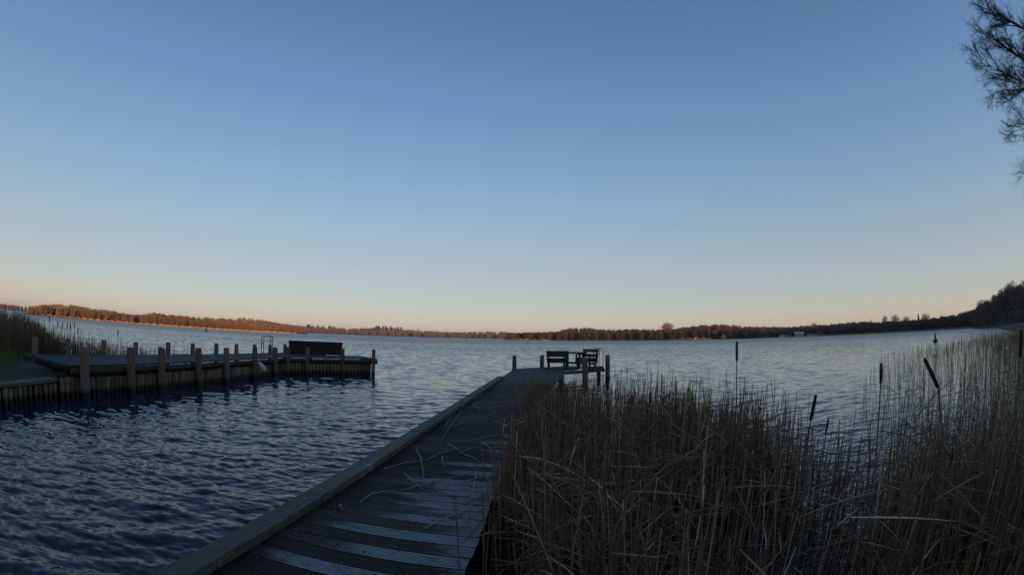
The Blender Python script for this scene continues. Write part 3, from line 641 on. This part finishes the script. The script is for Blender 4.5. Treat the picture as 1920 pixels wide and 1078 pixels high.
# dark plank windbreak on the jetty head
t = thing('windbreak', (-9.55, 20.55, ZJ), 'dark closed plank screen standing on the far end of the left jetty', 'windbreak', None, rad(36.7))
b = MB()
for k in range(5): b.box((0, 0, .075+k*.122), (2.75, .05, .121))
b.box((0, .035, .31), (2.7, .02, .60))
b.build('panel', M_DARK, t)
b = MB()
for k in range(5): b.box((1.36, .32, .075+k*.124), (.05, .66, .118))
b.build('side_panel', M_POST, t)
for x in (-1.3, -.4, .5, 1.3): MB().box((x, .06, .31), (.07, .07, .66)).build('post', M_DARK, t)
MB().box((0, .30, .36), (2.5, .45, .05)).build('seat', M_DARK, t)
MB().box((0, .01, .632), (2.8, .14, .035)).build('cap_board', M_DARK, t)
# ladder hoops at the rear of the left jetty
t = thing('swimming_ladder', (-11.55, 19.15, ZJ), 'tall metal ladder rails at the back edge of the left jetty', 'ladder', None, rad(20))
for yy in (0, .55): MB().tube([(-.3, yy, -1.1), (-.3, yy, .7), (-.26, yy, .78), (.1, yy, .8), (.16, yy, .76), (.16, yy, 0)], .02, 6).build('rail', M_METAL, t, True)
MB().tube([(-.3, 0, .42), (-.3, .55, .42)], .016, 6).build('rung', M_METAL, t, True)
for k in range(3): MB().tube([(-.3, 0, -.15-k*.25), (-.3, .55, -.15-k*.25)], .016, 6).build('rung', M_METAL, t, True)
# white fender
t = thing('fender', (-9.22, 14.78, .40), 'weathered white boat fender hanging crooked from a jetty post', 'fender')
MB().tube([(-.05, -.10, .19), (-.03, -.04, .165), (.02, .04, .08), (.07, .12, -.03), (.10, .17, -.10), (.11, .20, -.13)], [.03, .075, .09, .095, .085, .03], 12).build('float', M_WHITE, t, True)
MB().tube([(-.05, -.10, .18), (-.1, -.14, .33)], .012, 6).build('line', M_EDGE, t, True)

# bank wall left of the jetty
bw = thing('retaining_wall', (0, 0, 0), 'bank retaining wall of upright logs under a pale cap beam, left of the jetty', 'wall')
wallpts = [(-9.65, 6.0), (-9.25, 4.6), (-8.95, 3.0), (-8.9, -2.5)]
seg_ = [0]
for i in range(3): seg_.append(seg_[-1]+math.dist(wallpts[i], wallpts[i+1]))
s = .05
while s < seg_[-1]:
    x = float(np.interp(s, seg_, [p[0] for p in wallpts])); y = float(np.interp(s, seg_, [p[1] for p in wallpts]))
    pile((x, y, 0), .35+random.uniform(-.03, .01), .06+random.uniform(-.01, .016), bw, 'log', M_LOG); s += .15+random.choice((0, 0, .02, .05))
for i in range(3): MB().beam((wallpts[i][0]-.07, wallpts[i][1], .40), (wallpts[i+1][0]-.07, wallpts[i+1][1], .40), .28, .07).build('cap_beam', M_KERB, bw)
for i in range(3): MB().beam((wallpts[i][0]-.13, wallpts[i][1], .05), (wallpts[i+1][0]-.13, wallpts[i+1][1], .05), .03, .62).build('dark_backing_board', M_DARK, bw)

# ------------------------------------------------------------------ reeds
REED = rndmat('dead_reed_stalks', [(0, (.085, .034, .015)), (.3, (.175, .088, .042)), (.65, (.22, .135, .072)), (.88, (.29, .21, .125)), (1, (.58, .47, .33))], .6, .3)
REEDF = rndmat('far_reed_stalks', [(0, (.13, .09, .04)), (.5, (.25, .175, .08)), (1, (.36, .26, .13))], .8, .1)
def stalks(pts, hgt, r, rg, K=6, lean=.06, broken=.2, z0=-.15, sides=3):
    n = len(pts); u = np.linspace(0, 1, K)[None, :, None]
    a = rg.uniform(0, 6.28, n); tilt = np.abs(rg.normal(0, lean, n)); d = np.stack([np.cos(a)*tilt, np.sin(a)*tilt, np.ones(n)], -1); d /= np.linalg.norm(d, axis=1, keepdims=True)
    base = np.concatenate([pts, np.full((n, 1), z0)], 1)[:, None, :]; hh = (hgt-z0)[:, None, None]
    P = base+d[:, None, :]*u*hh
    cu = rg.normal(0, .035, (n, 2)); P[:, :, :2] += cu[:, None, :]*(u**2)*hh
    R = r[:, None]*(1-.45*u[:, :, 0])
    # snapped stalks: the upper part folds over
    br = np.nonzero(rg.uniform(0, 1, n) < broken)[0]
    for i in br:
        j = rg.integers(2, K-1); b = rg.uniform(0, 6.28); dn = rg.uniform(-.7, .35); v = np.array([math.cos(b), math.sin(b), dn]); v /= np.linalg.norm(v)
        st = float(hgt[i]-z0)/(K-1)*1.1
        for q in range(j+1, K): P[i, q] = P[i, q-1]+v*st; v = v+np.array([0, 0, -.12])
    V, F = tubes(P, R, sides); return V, F, np.repeat(np.clip(rg.normal(.45, .25, n), 0, 1), K*sides)
def leaves(pts, z, ln, rg, K=5, wd=.006):
    """long dry leaf blades and snapped pieces lying in the bed"""
    n = len(pts); a = rg.uniform(0, 6.28, n); e = rg.normal(.05, .42, n); v = np.stack([np.cos(a)*np.cos(e), np.sin(a)*np.cos(e), np.sin(e)], -1)
    u = np.linspace(-.5, .5, K)[None, :, None]; P = np.stack([pts[:, 0], pts[:, 1], z], -1)[:, None, :]+v[:, None, :]*u*ln[:, None, None]
    P[:, :, 2] -= (rg.exponential(.22, n)[:, None]*ln[:, None]*(u[:, :, 0]+.5)**2)
    R = wd*rg.uniform(.4, 1, n)[:, None]*np.array([.6, 1, 1, .8, .25])[None, :K]
    V, F = tubes(P, R, 3); return V, F, np.repeat(np.clip(rg.normal(.72, .25, n), 0, 1), K*3)
def pier_right(x, y): # distance to the right of the pier's right edge
    return (x+1.62)*.995-y*.0995-PW
def bed(rg, n, x0, x1, y0, y1, dens):
    out = []; c = 0
    while c < n:
        p = np.stack([rg.uniform(x0, x1, n), rg.uniform(y0, y1, n)], -1); k = dens(p[:, 0], p[:, 1]) > rg.uniform(0, 1, n); p = p[k]; out.append(p); c += len(p)
    return np.concatenate(out)[:n]
def dens_main(x, y):
    az = np.degrees(np.arctan2(x, y)); d = np.hypot(x, y); pr = pier_right(x, y)
    out = np.interp(az, [-10, 2, 6, 14, 22, 28, 33, 38, 43, 48, 54, 60, 66, 80], [9.3, 9.6, 9.4, 8.9, 8.2, 7.0, 6.2, 5.6, 5.2, 5.0, 5.0, 5.2, 5.6, 6.0])
    w = np.interp(az, [-10, 8, 20, 28, 34, 38, 46, 52, 60, 80], [1, 1, .95, .88, .72, .5, .45, .6, .85, 1.0])
    f = np.clip((out-d)/1.2, 0, 1)*w*np.where(pr > .03, 1, 0)*np.clip((d-1.25)/.3, 0, 1)
    f *= np.clip(.62+.5*vnoise(x, y, 1.5, 31), .12, 1)
    f *= np.where((y < 2.9) & (pr < .32), .18, 1)          # open slot of water beside the pier
    return f
def reed_bed():
    rg = np.random.default_rng(41)
    p = bed(rg, 6900, -.6, 7, .6, 9.6, dens_main); d = np.hypot(p[:, 0], p[:, 1])
    h = rg.normal(.86, .18, len(p)); h = np.clip(h, .3, 1.2)*np.interp(d, [1, 3, 8], [.92, .95, 1.08]); h[rg.uniform(0, 1, len(p)) < .05] *= 1.18
    S1 = stalks(p, h, rg.uniform(.0028, .0074, len(p))*np.interp(d, [1, 4, 9], [.95, 1, 1.2]), rg, broken=.16)
    q = bed(rg, 2300, -.5, 6.5, 1.2, 6.5, dens_main); S2 = leaves(q, np.clip(rg.normal(.52, .2, len(q)), .05, .95), rg.uniform(.18, .75, len(q)), rg)
    q = bed(rg, 500, -.2, 3.2, 2.2, 4.6, dens_main); S3 = leaves(q, rg.normal(.66, .09, len(q)), rg.uniform(.3, .9, len(q)), rg, wd=.0055)
    q = bed(rg, 520, -.2, 5.2, 1.4, 8.5, dens_main); S4 = stalks(q, np.clip(rg.normal(.9, .17, len(q)), .4, 1.25), rg.uniform(.005, .0088, len(q)), rg, lean=.045, broken=.12); S4 = (S4[0], S4[1], np.repeat(rg.uniform(.55, .98, len(q)), 18))
    V, F, A = merge([S1, S2, S3, S4]); tag(link('reeds', mesh('reeds', V, F, True, {'rnd': A}), REED), 'dense dead reed bed beside the main pier', None, None, 'stuff')
reed_bed()
def right_bank():
    rg = np.random.default_rng(42)
    def dn(x, y):
        az = np.degrees(np.arctan2(x, y)); d = np.hypot(x, y); return np.where((az > 46) & (d > 1.5), np.clip((az-46)/12, 0, 1), 0)*np.where(d < 6.5, 1, 0)
    p = bed(rg, 1700, 1.2, 6.5, .2, 4.5, dn); h = np.clip(rg.normal(.85, .25, len(p)), .3, 1.3)
    S1 = stalks(p, h, rg.uniform(.0025, .0055, len(p)), rg, lean=.2, broken=.3)
    q = bed(rg, 1500, 1.2, 6.0, .2, 4.2, dn); S2 = leaves(q, np.clip(rg.normal(.5, .25, len(q)), .05, 1.1), rg.uniform(.2, .8, len(q)), rg)
    V, F, A = merge([S1, S2]); tag(link('reeds', mesh('reeds', V, F, True, {'rnd': A*.55}), REED), 'tangled dead reeds on the right bank', None, None, 'stuff')
    # the thin belt farther out along the right shore
    n = 3600; t_ = rg.uniform(0, 1, n)**1.15; az = 66-rg.exponential(1, n)*np.interp(t_, [0, 1], [9, 4.0]); d = 7+t_*55
    az = np.maximum(az, np.interp(d, [7, 14, 20, 40, 62], [48, 44, 46, 54, 60])+rg.uniform(-1.5, 1.5, n)); az += rg.uniform(0, 12, n)*rg.uniform(0, 1, n)
    p = np.stack([d*np.sin(np.radians(az)), d*np.cos(np.radians(az))], -1); h = np.clip(rg.normal(.66, .18, n), .2, 1.1)*np.interp(az, [44, 52, 66], [.6, .95, 1.2])
    V, F, A = stalks(p, h, .0048*np.interp(d, [7, 60], [1, 3.4])*rg.uniform(.7, 1.3, n), rg, K=4, lean=.07, broken=.08)
    tag(link('reeds', mesh('reeds', V, F, True, {'rnd': A}), REEDF), 'thin olive reed belt along the right shore', None, None, 'stuff')
right_bank()
def left_reeds():
    rg = np.random.default_rng(43); n = 3200
    # tall clump on the bank corner
    a = rg.uniform(0, 1, n); p = np.stack([rg.uniform(-18, -13.0, n), rg.uniform(6.1, 9.5, n)], -1); az = np.degrees(np.arctan2(-p[:, 0], p[:, 1]))
    h = np.clip(rg.normal(1.42, .14, n), .8, 1.8)*np.interp(az, [57, 59.5, 61, 63], [.55, .85, .98, 1.05]); k = (az > 57.5); p = p[k]; h = h[k]; n = len(p)
    S1 = stalks(p, h, rg.uniform(.006, .011, n), rg, K=4, lean=.05, broken=.06, z0=.2)
    n = 2600; y = 7.5+rg.exponential(2.6, n); x = -12.6-rg.exponential(.8, n)-np.clip(9-y, 0, 2)*.2; k = y < 19
    x = x[k]; y = y[k]; h = np.clip(rg.normal(1.0, .2, len(x)), .4, 1.6)*np.interp(y, [7, 9, 12, 18], [1.1, .95, .8, .65])
    S2 = stalks(np.stack([x, y], -1), h, rg.uniform(.005, .009, len(x)), rg, K=4, lean=.05, broken=.08)
    V, F, A = merge([S1, S2]); tag(link('reeds', mesh('reeds', V, F, True, {'rnd': A}), REED), 'tall reed clump on the left bank behind the jetty', None, None, 'stuff')
left_reeds()
# grass on the left bank
GR = rndmat('short_grass', [(0, (.06, .11, .02)), (.7, (.12, .18, .04)), (1, (.3, .24, .1))])
def grass():
    rg = np.random.default_rng(44); n = 15000; x = rg.uniform(-17, -9.9, n); y = rg.uniform(1.5, 6.6, n); k = (vnoise(x, y, 1.6, 4)*.8+(-x-10.2)*.6+(y < 5)*.4) > rg.uniform(0, 1, n); x = x[k]; y = y[k]; n = len(x)
    V, F, A = stalks(np.stack([x, y], -1), .46+.16*sstep((y-4.6)/1.5)+.12*sstep((-11-x)/6)+rg.uniform(.0, .13, n), np.full(n, .006), rg, K=3, lean=.3, broken=0, z0=.38)
    tag(link('grass', mesh('grass', V, F, True, {'rnd': rg.uniform(0, 1, n).repeat(9)}), GR), 'short green grass on the left bank', None, None, 'stuff')
grass()

# ---- cattails
M_CAT = plain('brown_cattail_head', (.028, .016, .011), .95, 0, .3, 60)
M_STEM = plain('cattail_stem', (.075, .05, .028), .7, 0, .25, 20)
def cattail(top, bot, base, r, label, group=None, spike=.0):
    t = thing('cattail', (base[0], base[1], base[2]), label, 'cattail', group); b = Vector(base); T_ = Vector(top)-b; B_ = Vector(bot)-b
    mid = B_*.5+Vector((.01, .01, 0))
    MB().tube([(0, 0, 0), mid, B_], [.0072, .0062, .005], 6).build('stem', M_STEM, t, True)
    d = (T_-B_); MB().tube([B_-d*.02, B_+d*.03, B_+d*.5, B_+d*.96, T_], [r*.35, r*.88, r*1.05, r*.84, r*.3], 10).build('seed_head', M_CAT, t, True)
    if spike: MB().tube([T_, T_+d.normalized()*spike], [.003, .0015], 4).build('spike', M_STEM, t, True)
cattail((2.02, 3.68, 1.76), (2.02, 3.68, 1.58), (2.06, 3.72, -.1), .0115, 'tall cattail standing straight against open water right of the bench platform')
cattail((2.86, 2.65, 1.55), (2.86, 2.65, 1.39), (2.90, 2.68, -.1), .0135, 'upright cattail before the water between reed beds, left of the tilted one', None, .10)
cattail((2.07, 1.58, 1.65), (2.12, 1.51, 1.5), (2.25, 1.25, -.05), .0125, 'cattail leaning strongly to the left at the right reed bed')
cattail((1.95, 2.41, 1.41), (1.93, 2.43, 1.24), (1.85, 2.52, -.1), .0125, 'low slightly tilted cattail over the gap of dark water')
cattail((2.9, 1.35, 1.75), (2.9, 1.36, 1.59), (2.88, 1.4, -.05), .0125, 'dark cattail close to the right edge of the picture')
cattail((1.83, 5.71, 1.09), (1.84, 5.71, .95), (1.85, 5.72, -.1), .012, 'short cattail half hidden in the dense reed bed')
cattail((2.61, 3.03, 1.10), (2.6, 3.04, .97), (2.58, 3.06, -.1), .010, 'ragged low cattail right of the water gap')
rg_ = random.Random(3)
for i in range(11):
    px = [75, 83, 92, 98, 104, 62, 40, 22, 197, 110, 70][i]
    az = rad([-57.9, -57.3, -56.7, -56.3, -55.8, -59, -61, -62.5, -50.2, -55.3, -58.4][i]); D = 15.5 if i not in (6, 7) else 17
    el = [-.7, -.8, -.8, -.8, -.7, -.2, .3, .3, -1.1, -1.2, -1.3][i]; x, y = D*math.sin(az), D*math.cos(az); zt = 1.8+D*math.tan(rad(el))
    k = sorted([-57.9, -57.3, -56.7, -56.3, -55.8, -59, -61, -62.5, -50.2, -55.3, -58.4]).index(round(math.degrees(az), 1))
    cattail((x, y, zt), (x+.01, y, zt-.2), (x+.05, y, -.1), .017, ['leftmost', 'second', 'third', 'fourth', 'fifth', 'sixth', 'seventh', 'eighth', 'ninth', 'tenth', 'rightmost'][k]+' of the thin dark cattails beyond the left bank, counted from the left', 'cattails beyond the left bank')

# ---- stalks and litter on the deck
M_STALK = plain('bleached_reed_stalk', (.26, .22, .16), .7, 0, .3, 15)
sg = [((780, 842), (795, 893)), ((825, 830), (866, 768)), ((835, 803), (846, 781)), ((840, 833), (868, 851)), ((868, 851), (905, 870)), ((720, 879), (800, 862)), ((800, 862), (860, 840)), ((757, 886), (795, 918)), ((740, 925), (880, 930)), ((752, 919), (890, 885)), ((893, 884), (873, 990)), ((870, 1010), (915, 960)), ((925, 790), (955, 800)), ((955, 793), (962, 820)), ((675, 941), (702, 921)), ((700, 926), (742, 918)), ((880, 752), (905, 741)), ((884, 766), (893, 755)), ((890, 764), (898, 753)), ((890, 762), (900, 771)), ((957, 750), (960, 758)), ((962, 756), (985, 757)), ((915, 757), (955, 756)), ((920, 765), (945, 760)), ((885, 825), (960, 812)), ((860, 850), (900, 838)), ((900, 935), (860, 946)), ((640, 945), (644, 956)), ((940, 868), (960, 878)), ((905, 830), (930, 850)), ((830, 855), (835, 875)), ((860, 905), (930, 892)), ((795, 990), (870, 960)), ((912, 781), (935, 770)), ((850, 800), (880, 790))]
PIr, Rr_ = rad(6.5), rad(.7)
def lens(px, py, drop):
    x = px-960.; y = -(py-539.); rr = math.hypot(x, y); th = rr/840; dx, dy, dz = math.sin(th)*x/rr, math.sin(th)*y/rr, math.cos(th)
    X_ = dx*math.cos(Rr_)-dy*math.sin(Rr_); Y_ = dx*math.sin(Rr_)+dy*math.cos(Rr_); up = Y_*math.cos(PIr)+dz*math.sin(PIr); fw = dz*math.cos(PIr)-Y_*math.sin(PIr)
    return X_*drop/-up, fw*drop/-up
stalk_list = []
for (a, b) in sg:
    (x0, y0), (x1, y1) = lens(*a, 1.245), lens(*b, 1.245); q = random.uniform(-.02, .02)
    o = MB().tube([(x0, y0, ZD+.006), ((x0+x1)/2+q, (y0+y1)/2+q, ZD+.012+random.uniform(0, .02)), (x1, y1, ZD+.006)], [.0058, .005, .0035], 6).build('reed_stalk', M_STALK, None, True)
    v = ((x0+x1)/2+1.62)*.995-(y0+y1)/2*.0995; dx_, dy_ = abs(x1-x0), abs(y1-y0)
    stalk_list.append(((y0+y1)/2, 0 if v < .42 else 1 if v < .8 else 2, math.hypot(dx_, dy_), 'crosswise' if dx_ > 2.5*dy_ else 'lengthwise' if dy_ > 2.5*dx_ else 'slanting', o))
ORD = 'nearest second third fourth fifth sixth seventh eighth ninth tenth eleventh twelfth thirteenth fourteenth fifteenth sixteenth seventeenth eighteenth nineteenth twentieth'.split(); cnt = [0, 0, 0]
for y_, zz, ln_, dr_, o in sorted(stalk_list, key=lambda q: q[0]):
    k = cnt[zz]; cnt[zz] += 1
    tag(o, '%s dry stalk lying %s on the pier %s, %s' % ('long' if ln_ > .45 else 'short' if ln_ < .2 else 'mid-length', dr_, ('along the kerb', 'in mid deck', 'by the reeds')[zz], (ORD[k]+' from the camera') if k else 'nearest the camera'), 'reed stalk', 'loose stalks on the main pier')
def litter():
    rg = np.random.default_rng(9); n = 620; m = MB()
    for i in range(n):
        s = rg.uniform(1.0, 9); v = rg.uniform(.02, PW-.03) if rg.random() < .7 else rg.uniform(.0, .15); c = pp(s, v, ZD+.004); a = rg.uniform(0, 3.1); l_ = rg.uniform(.004, .016)*(1 if rg.random() < .9 else 1.8); w_ = l_*rg.uniform(.3, .9)
        m.box(c, (l_, w_, .003), a, M=Matrix.Rotation(a, 3, 'Z') @ Matrix.Rotation(rg.normal(0, .3), 3, 'X'))
    me = m.me('leaf_litter'); me.attributes.new('rnd', 'FLOAT', 'POINT').data.foreach_set('value', np.repeat(rg.uniform(0, 1, n), 16).astype(np.float32))
    tag(link('leaf_litter', me, rndmat('litter_bits', [(0, (.02, .015, .01)), (.6, (.10, .07, .045)), (1, (.28, .24, .18))])), 'crumbs of leaf and reed on the main pier', None, None, 'stuff')
litter()

# ---- buoys
def buoy(x, y, h, r, mat, label):
    t = thing('buoy', (x, y, 0), label, 'buoy')
    MB().tube([(0, 0, -.2), (0, 0, .02), (0, 0, .12*h+.05)], [r*.8, r, r], 12).build('float', mat, t, True)
    MB().tube([(0, 0, .12*h+.05), (0, 0, .3*h), (0, 0, .95*h), (0, 0, h)], [r*.85, r*.6, r*.18, .01], 12).build('cone', mat, t, True)
    MB().tube([(0, 0, h), (0, 0, h*1.12)], .02, 6).build('staff', mat, t)
M_BG = plain('green_buoy_paint', (.014, .06, .045), .5); M_BR = plain('red_buoy_paint', (.28, .03, .025), .5)
buoy(52.4, 37.95, 1.15, .36, M_BG, 'green cone buoy floating behind the thin reeds on the right')
buoy(-21.3, 214, 1.5, .55, M_BR, 'small red buoy far out near the middle of the lake')
buoy(-116, 143.5, 1.2, .6, M_BG, 'tiny green buoy off the sunlit left shore')

# ---- bare tree whose branches reach in at the upper right
def big_tree():
    rg = np.random.default_rng(8); base = np.array([12.6, .6, .3]); P = {5: [], 4: [], 3: []}; Rr = {5: [], 4: [], 3: []}
    def put(pts, r0, r1, sides):
        K = 6; pts = np.asarray(pts, float); s = np.r_[0, np.cumsum(np.linalg.norm(np.diff(pts, axis=0), axis=1))]; u = np.linspace(0, s[-1], K)
        q = np.stack([np.interp(u, s, pts[:, k]) for k in range(3)], -1); P[sides].append(q); Rr[sides].append(np.linspace(r0, r1, K)); return q
    def grow(p, d, ln, r, lev):
        d = d/np.linalg.norm(d); pts = [p]; v = d.copy(); curl = rg.normal(0, .10, 3)
        for k in range(5):
            v = v+curl+rg.normal(0, .08, 3)+np.array([0, 0, .05]); v /= np.linalg.norm(v); pts.append(pts[-1]+v*ln/5)
        q = put(pts, r, r*.3, 5 if lev < 2 else (4 if lev < 3 else 3))
        if lev >= 5 or ln < .10: return
        nb = [5, 7, 10, 8, 4][lev] if lev < 5 else 3
        for i in range(nb):
            f = rg.uniform(.22, 1); j = min(4, int(f*5)); pt = q[j]+(q[j+1]-q[j])*(f*5-j); t_ = q[j+1]-q[j]; t_ /= np.linalg.norm(t_)
            s = rg.normal(0, 1, 3); s -= t_*s.dot(t_); s /= np.linalg.norm(s); nd = t_*rg.uniform(.7, 1.1)+s*rg.uniform(.4, .8)
            grow(pt, nd, ln*rg.uniform(.38, .62), max(.0016, r*rg.uniform(.38, .55)), lev+1)
    def ray(azd, eld, dist): a, e = rad(azd), rad(eld); return np.array([dist*math.cos(e)*math.sin(a), dist*math.cos(e)*math.cos(a), 1.8+dist*math.sin(e)])
    tr = [base, base+[.05, .1, 2.2], base+[-.1, .25, 4.5], base+[.1, .3, 6.5], base+[0, .5, 9.0]]
    trunk = MB().tube([tuple(p-base) for p in tr], [.30, .24, .19, .13, .05], 12)
    P0 = dict(P)
    limbs = [(tr[2]*.6+tr[1]*.4, ray(73, 25, 11.6), ray(68.2, 30.5, 11.2), .06), (tr[2], ray(75, 28, 11.8), ray(69.5, 32.5, 11.6), .06), (tr[2]*.5+tr[1]*.5, ray(72.5, 22.5, 11.8), ray(67.3, 26.5, 11.2), .045),
             (tr[1], ray(72, 18.5, 12), ray(68.3, 19.6, 11.8), .03), (tr[1]*.8+tr[0]*.2, ray(71.5, 13, 12.4), ray(68.6, 14.5, 12.2), .025), (tr[2], ray(78, 34, 12), ray(72, 38, 11.5), .06), (tr[2], ray(72.5, 23, 11.8), ray(69.0, 23.0, 11.4), .04)]
    for a, b, c, r in limbs:
        q = put([a, a*.45+b*.55+[0, 0, -.1], b, b*.5+c*.5+[0, 0, -.05], c], r, r*.14, 5)
        for i in range(26):
            f = rg.uniform(.2, .98); j = min(4, int(f*5)); pt = q[j]+(q[j+1]-q[j])*(f*5-j); t_ = q[j+1]-q[j]; t_ /= np.linalg.norm(t_)
            s = rg.normal(0, 1, 3); s -= t_*s.dot(t_); s /= np.linalg.norm(s); grow(pt, t_*rg.uniform(.8, 1.2)+s*.5, rg.uniform(.45, 1.0)*(1.15-f*.5), r*.28, 2)
    for i in range(14):
        a = rg.uniform(0, 6.28); z = rg.uniform(.3, 1); k = min(3, int(z*4)); pt = tr[k]+(tr[k+1]-tr[k])*(z*4-k)
        if math.cos(a-2.7) > .3: continue
        grow(pt, np.array([math.cos(a), math.sin(a), .9]), rg.uniform(1.5, 2.6), .06, 0 if i < 3 else 1)
    t = thing('overhanging_tree', tuple(base), 'bare tree standing beyond the right edge, its twiggy branches reaching into the upper right sky', 'tree')
    trunk.build('trunk', M_BARK, t, True)
    parts = []
    for sd_ in (5, 4, 3):
        if P[sd_]:
            V, F = tubes(np.stack(P[sd_]), np.stack(Rr[sd_]), sd_); parts.append((V-base, F, np.full(len(V), .5)))
    V, F, A = merge(parts); link('crown', mesh('crown', V, F, True), M_BARK, t); print('tree faces', len(F))
big_tree()

# ------------------------------------------------------------------ evening haze over the lake
def haze():
    m = bpy.data.materials.new('haze_air'); m.use_nodes = True; n = m.node_tree.nodes; n.clear()
    o = n.new('ShaderNodeOutputMaterial'); v = n.new('ShaderNodeVolumePrincipled'); m.node_tree.links.new(v.outputs[0], o.inputs['Volume'])
    v.inputs['Color'].default_value = (.86, .88, .92, 1); v.inputs['Density'].default_value = .00011; v.inputs['Anisotropy'].default_value = .3
    R_ = 6200; zb, zt = -2.5, 75
    V = [(x, y, z) for z in (zb, zt) for x, y in ((-R_, -R_), (R_, -R_), (R_, R_), (-R_, R_))]
    me = mesh('haze', V, [(3, 2, 1, 0), (4, 5, 6, 7), (0, 1, 5, 4), (1, 2, 6, 5), (2, 3, 7, 6), (3, 0, 4, 7)])
    tag(link('haze', me, m), 'thin evening haze over the lake', None, None, 'stuff')
haze()
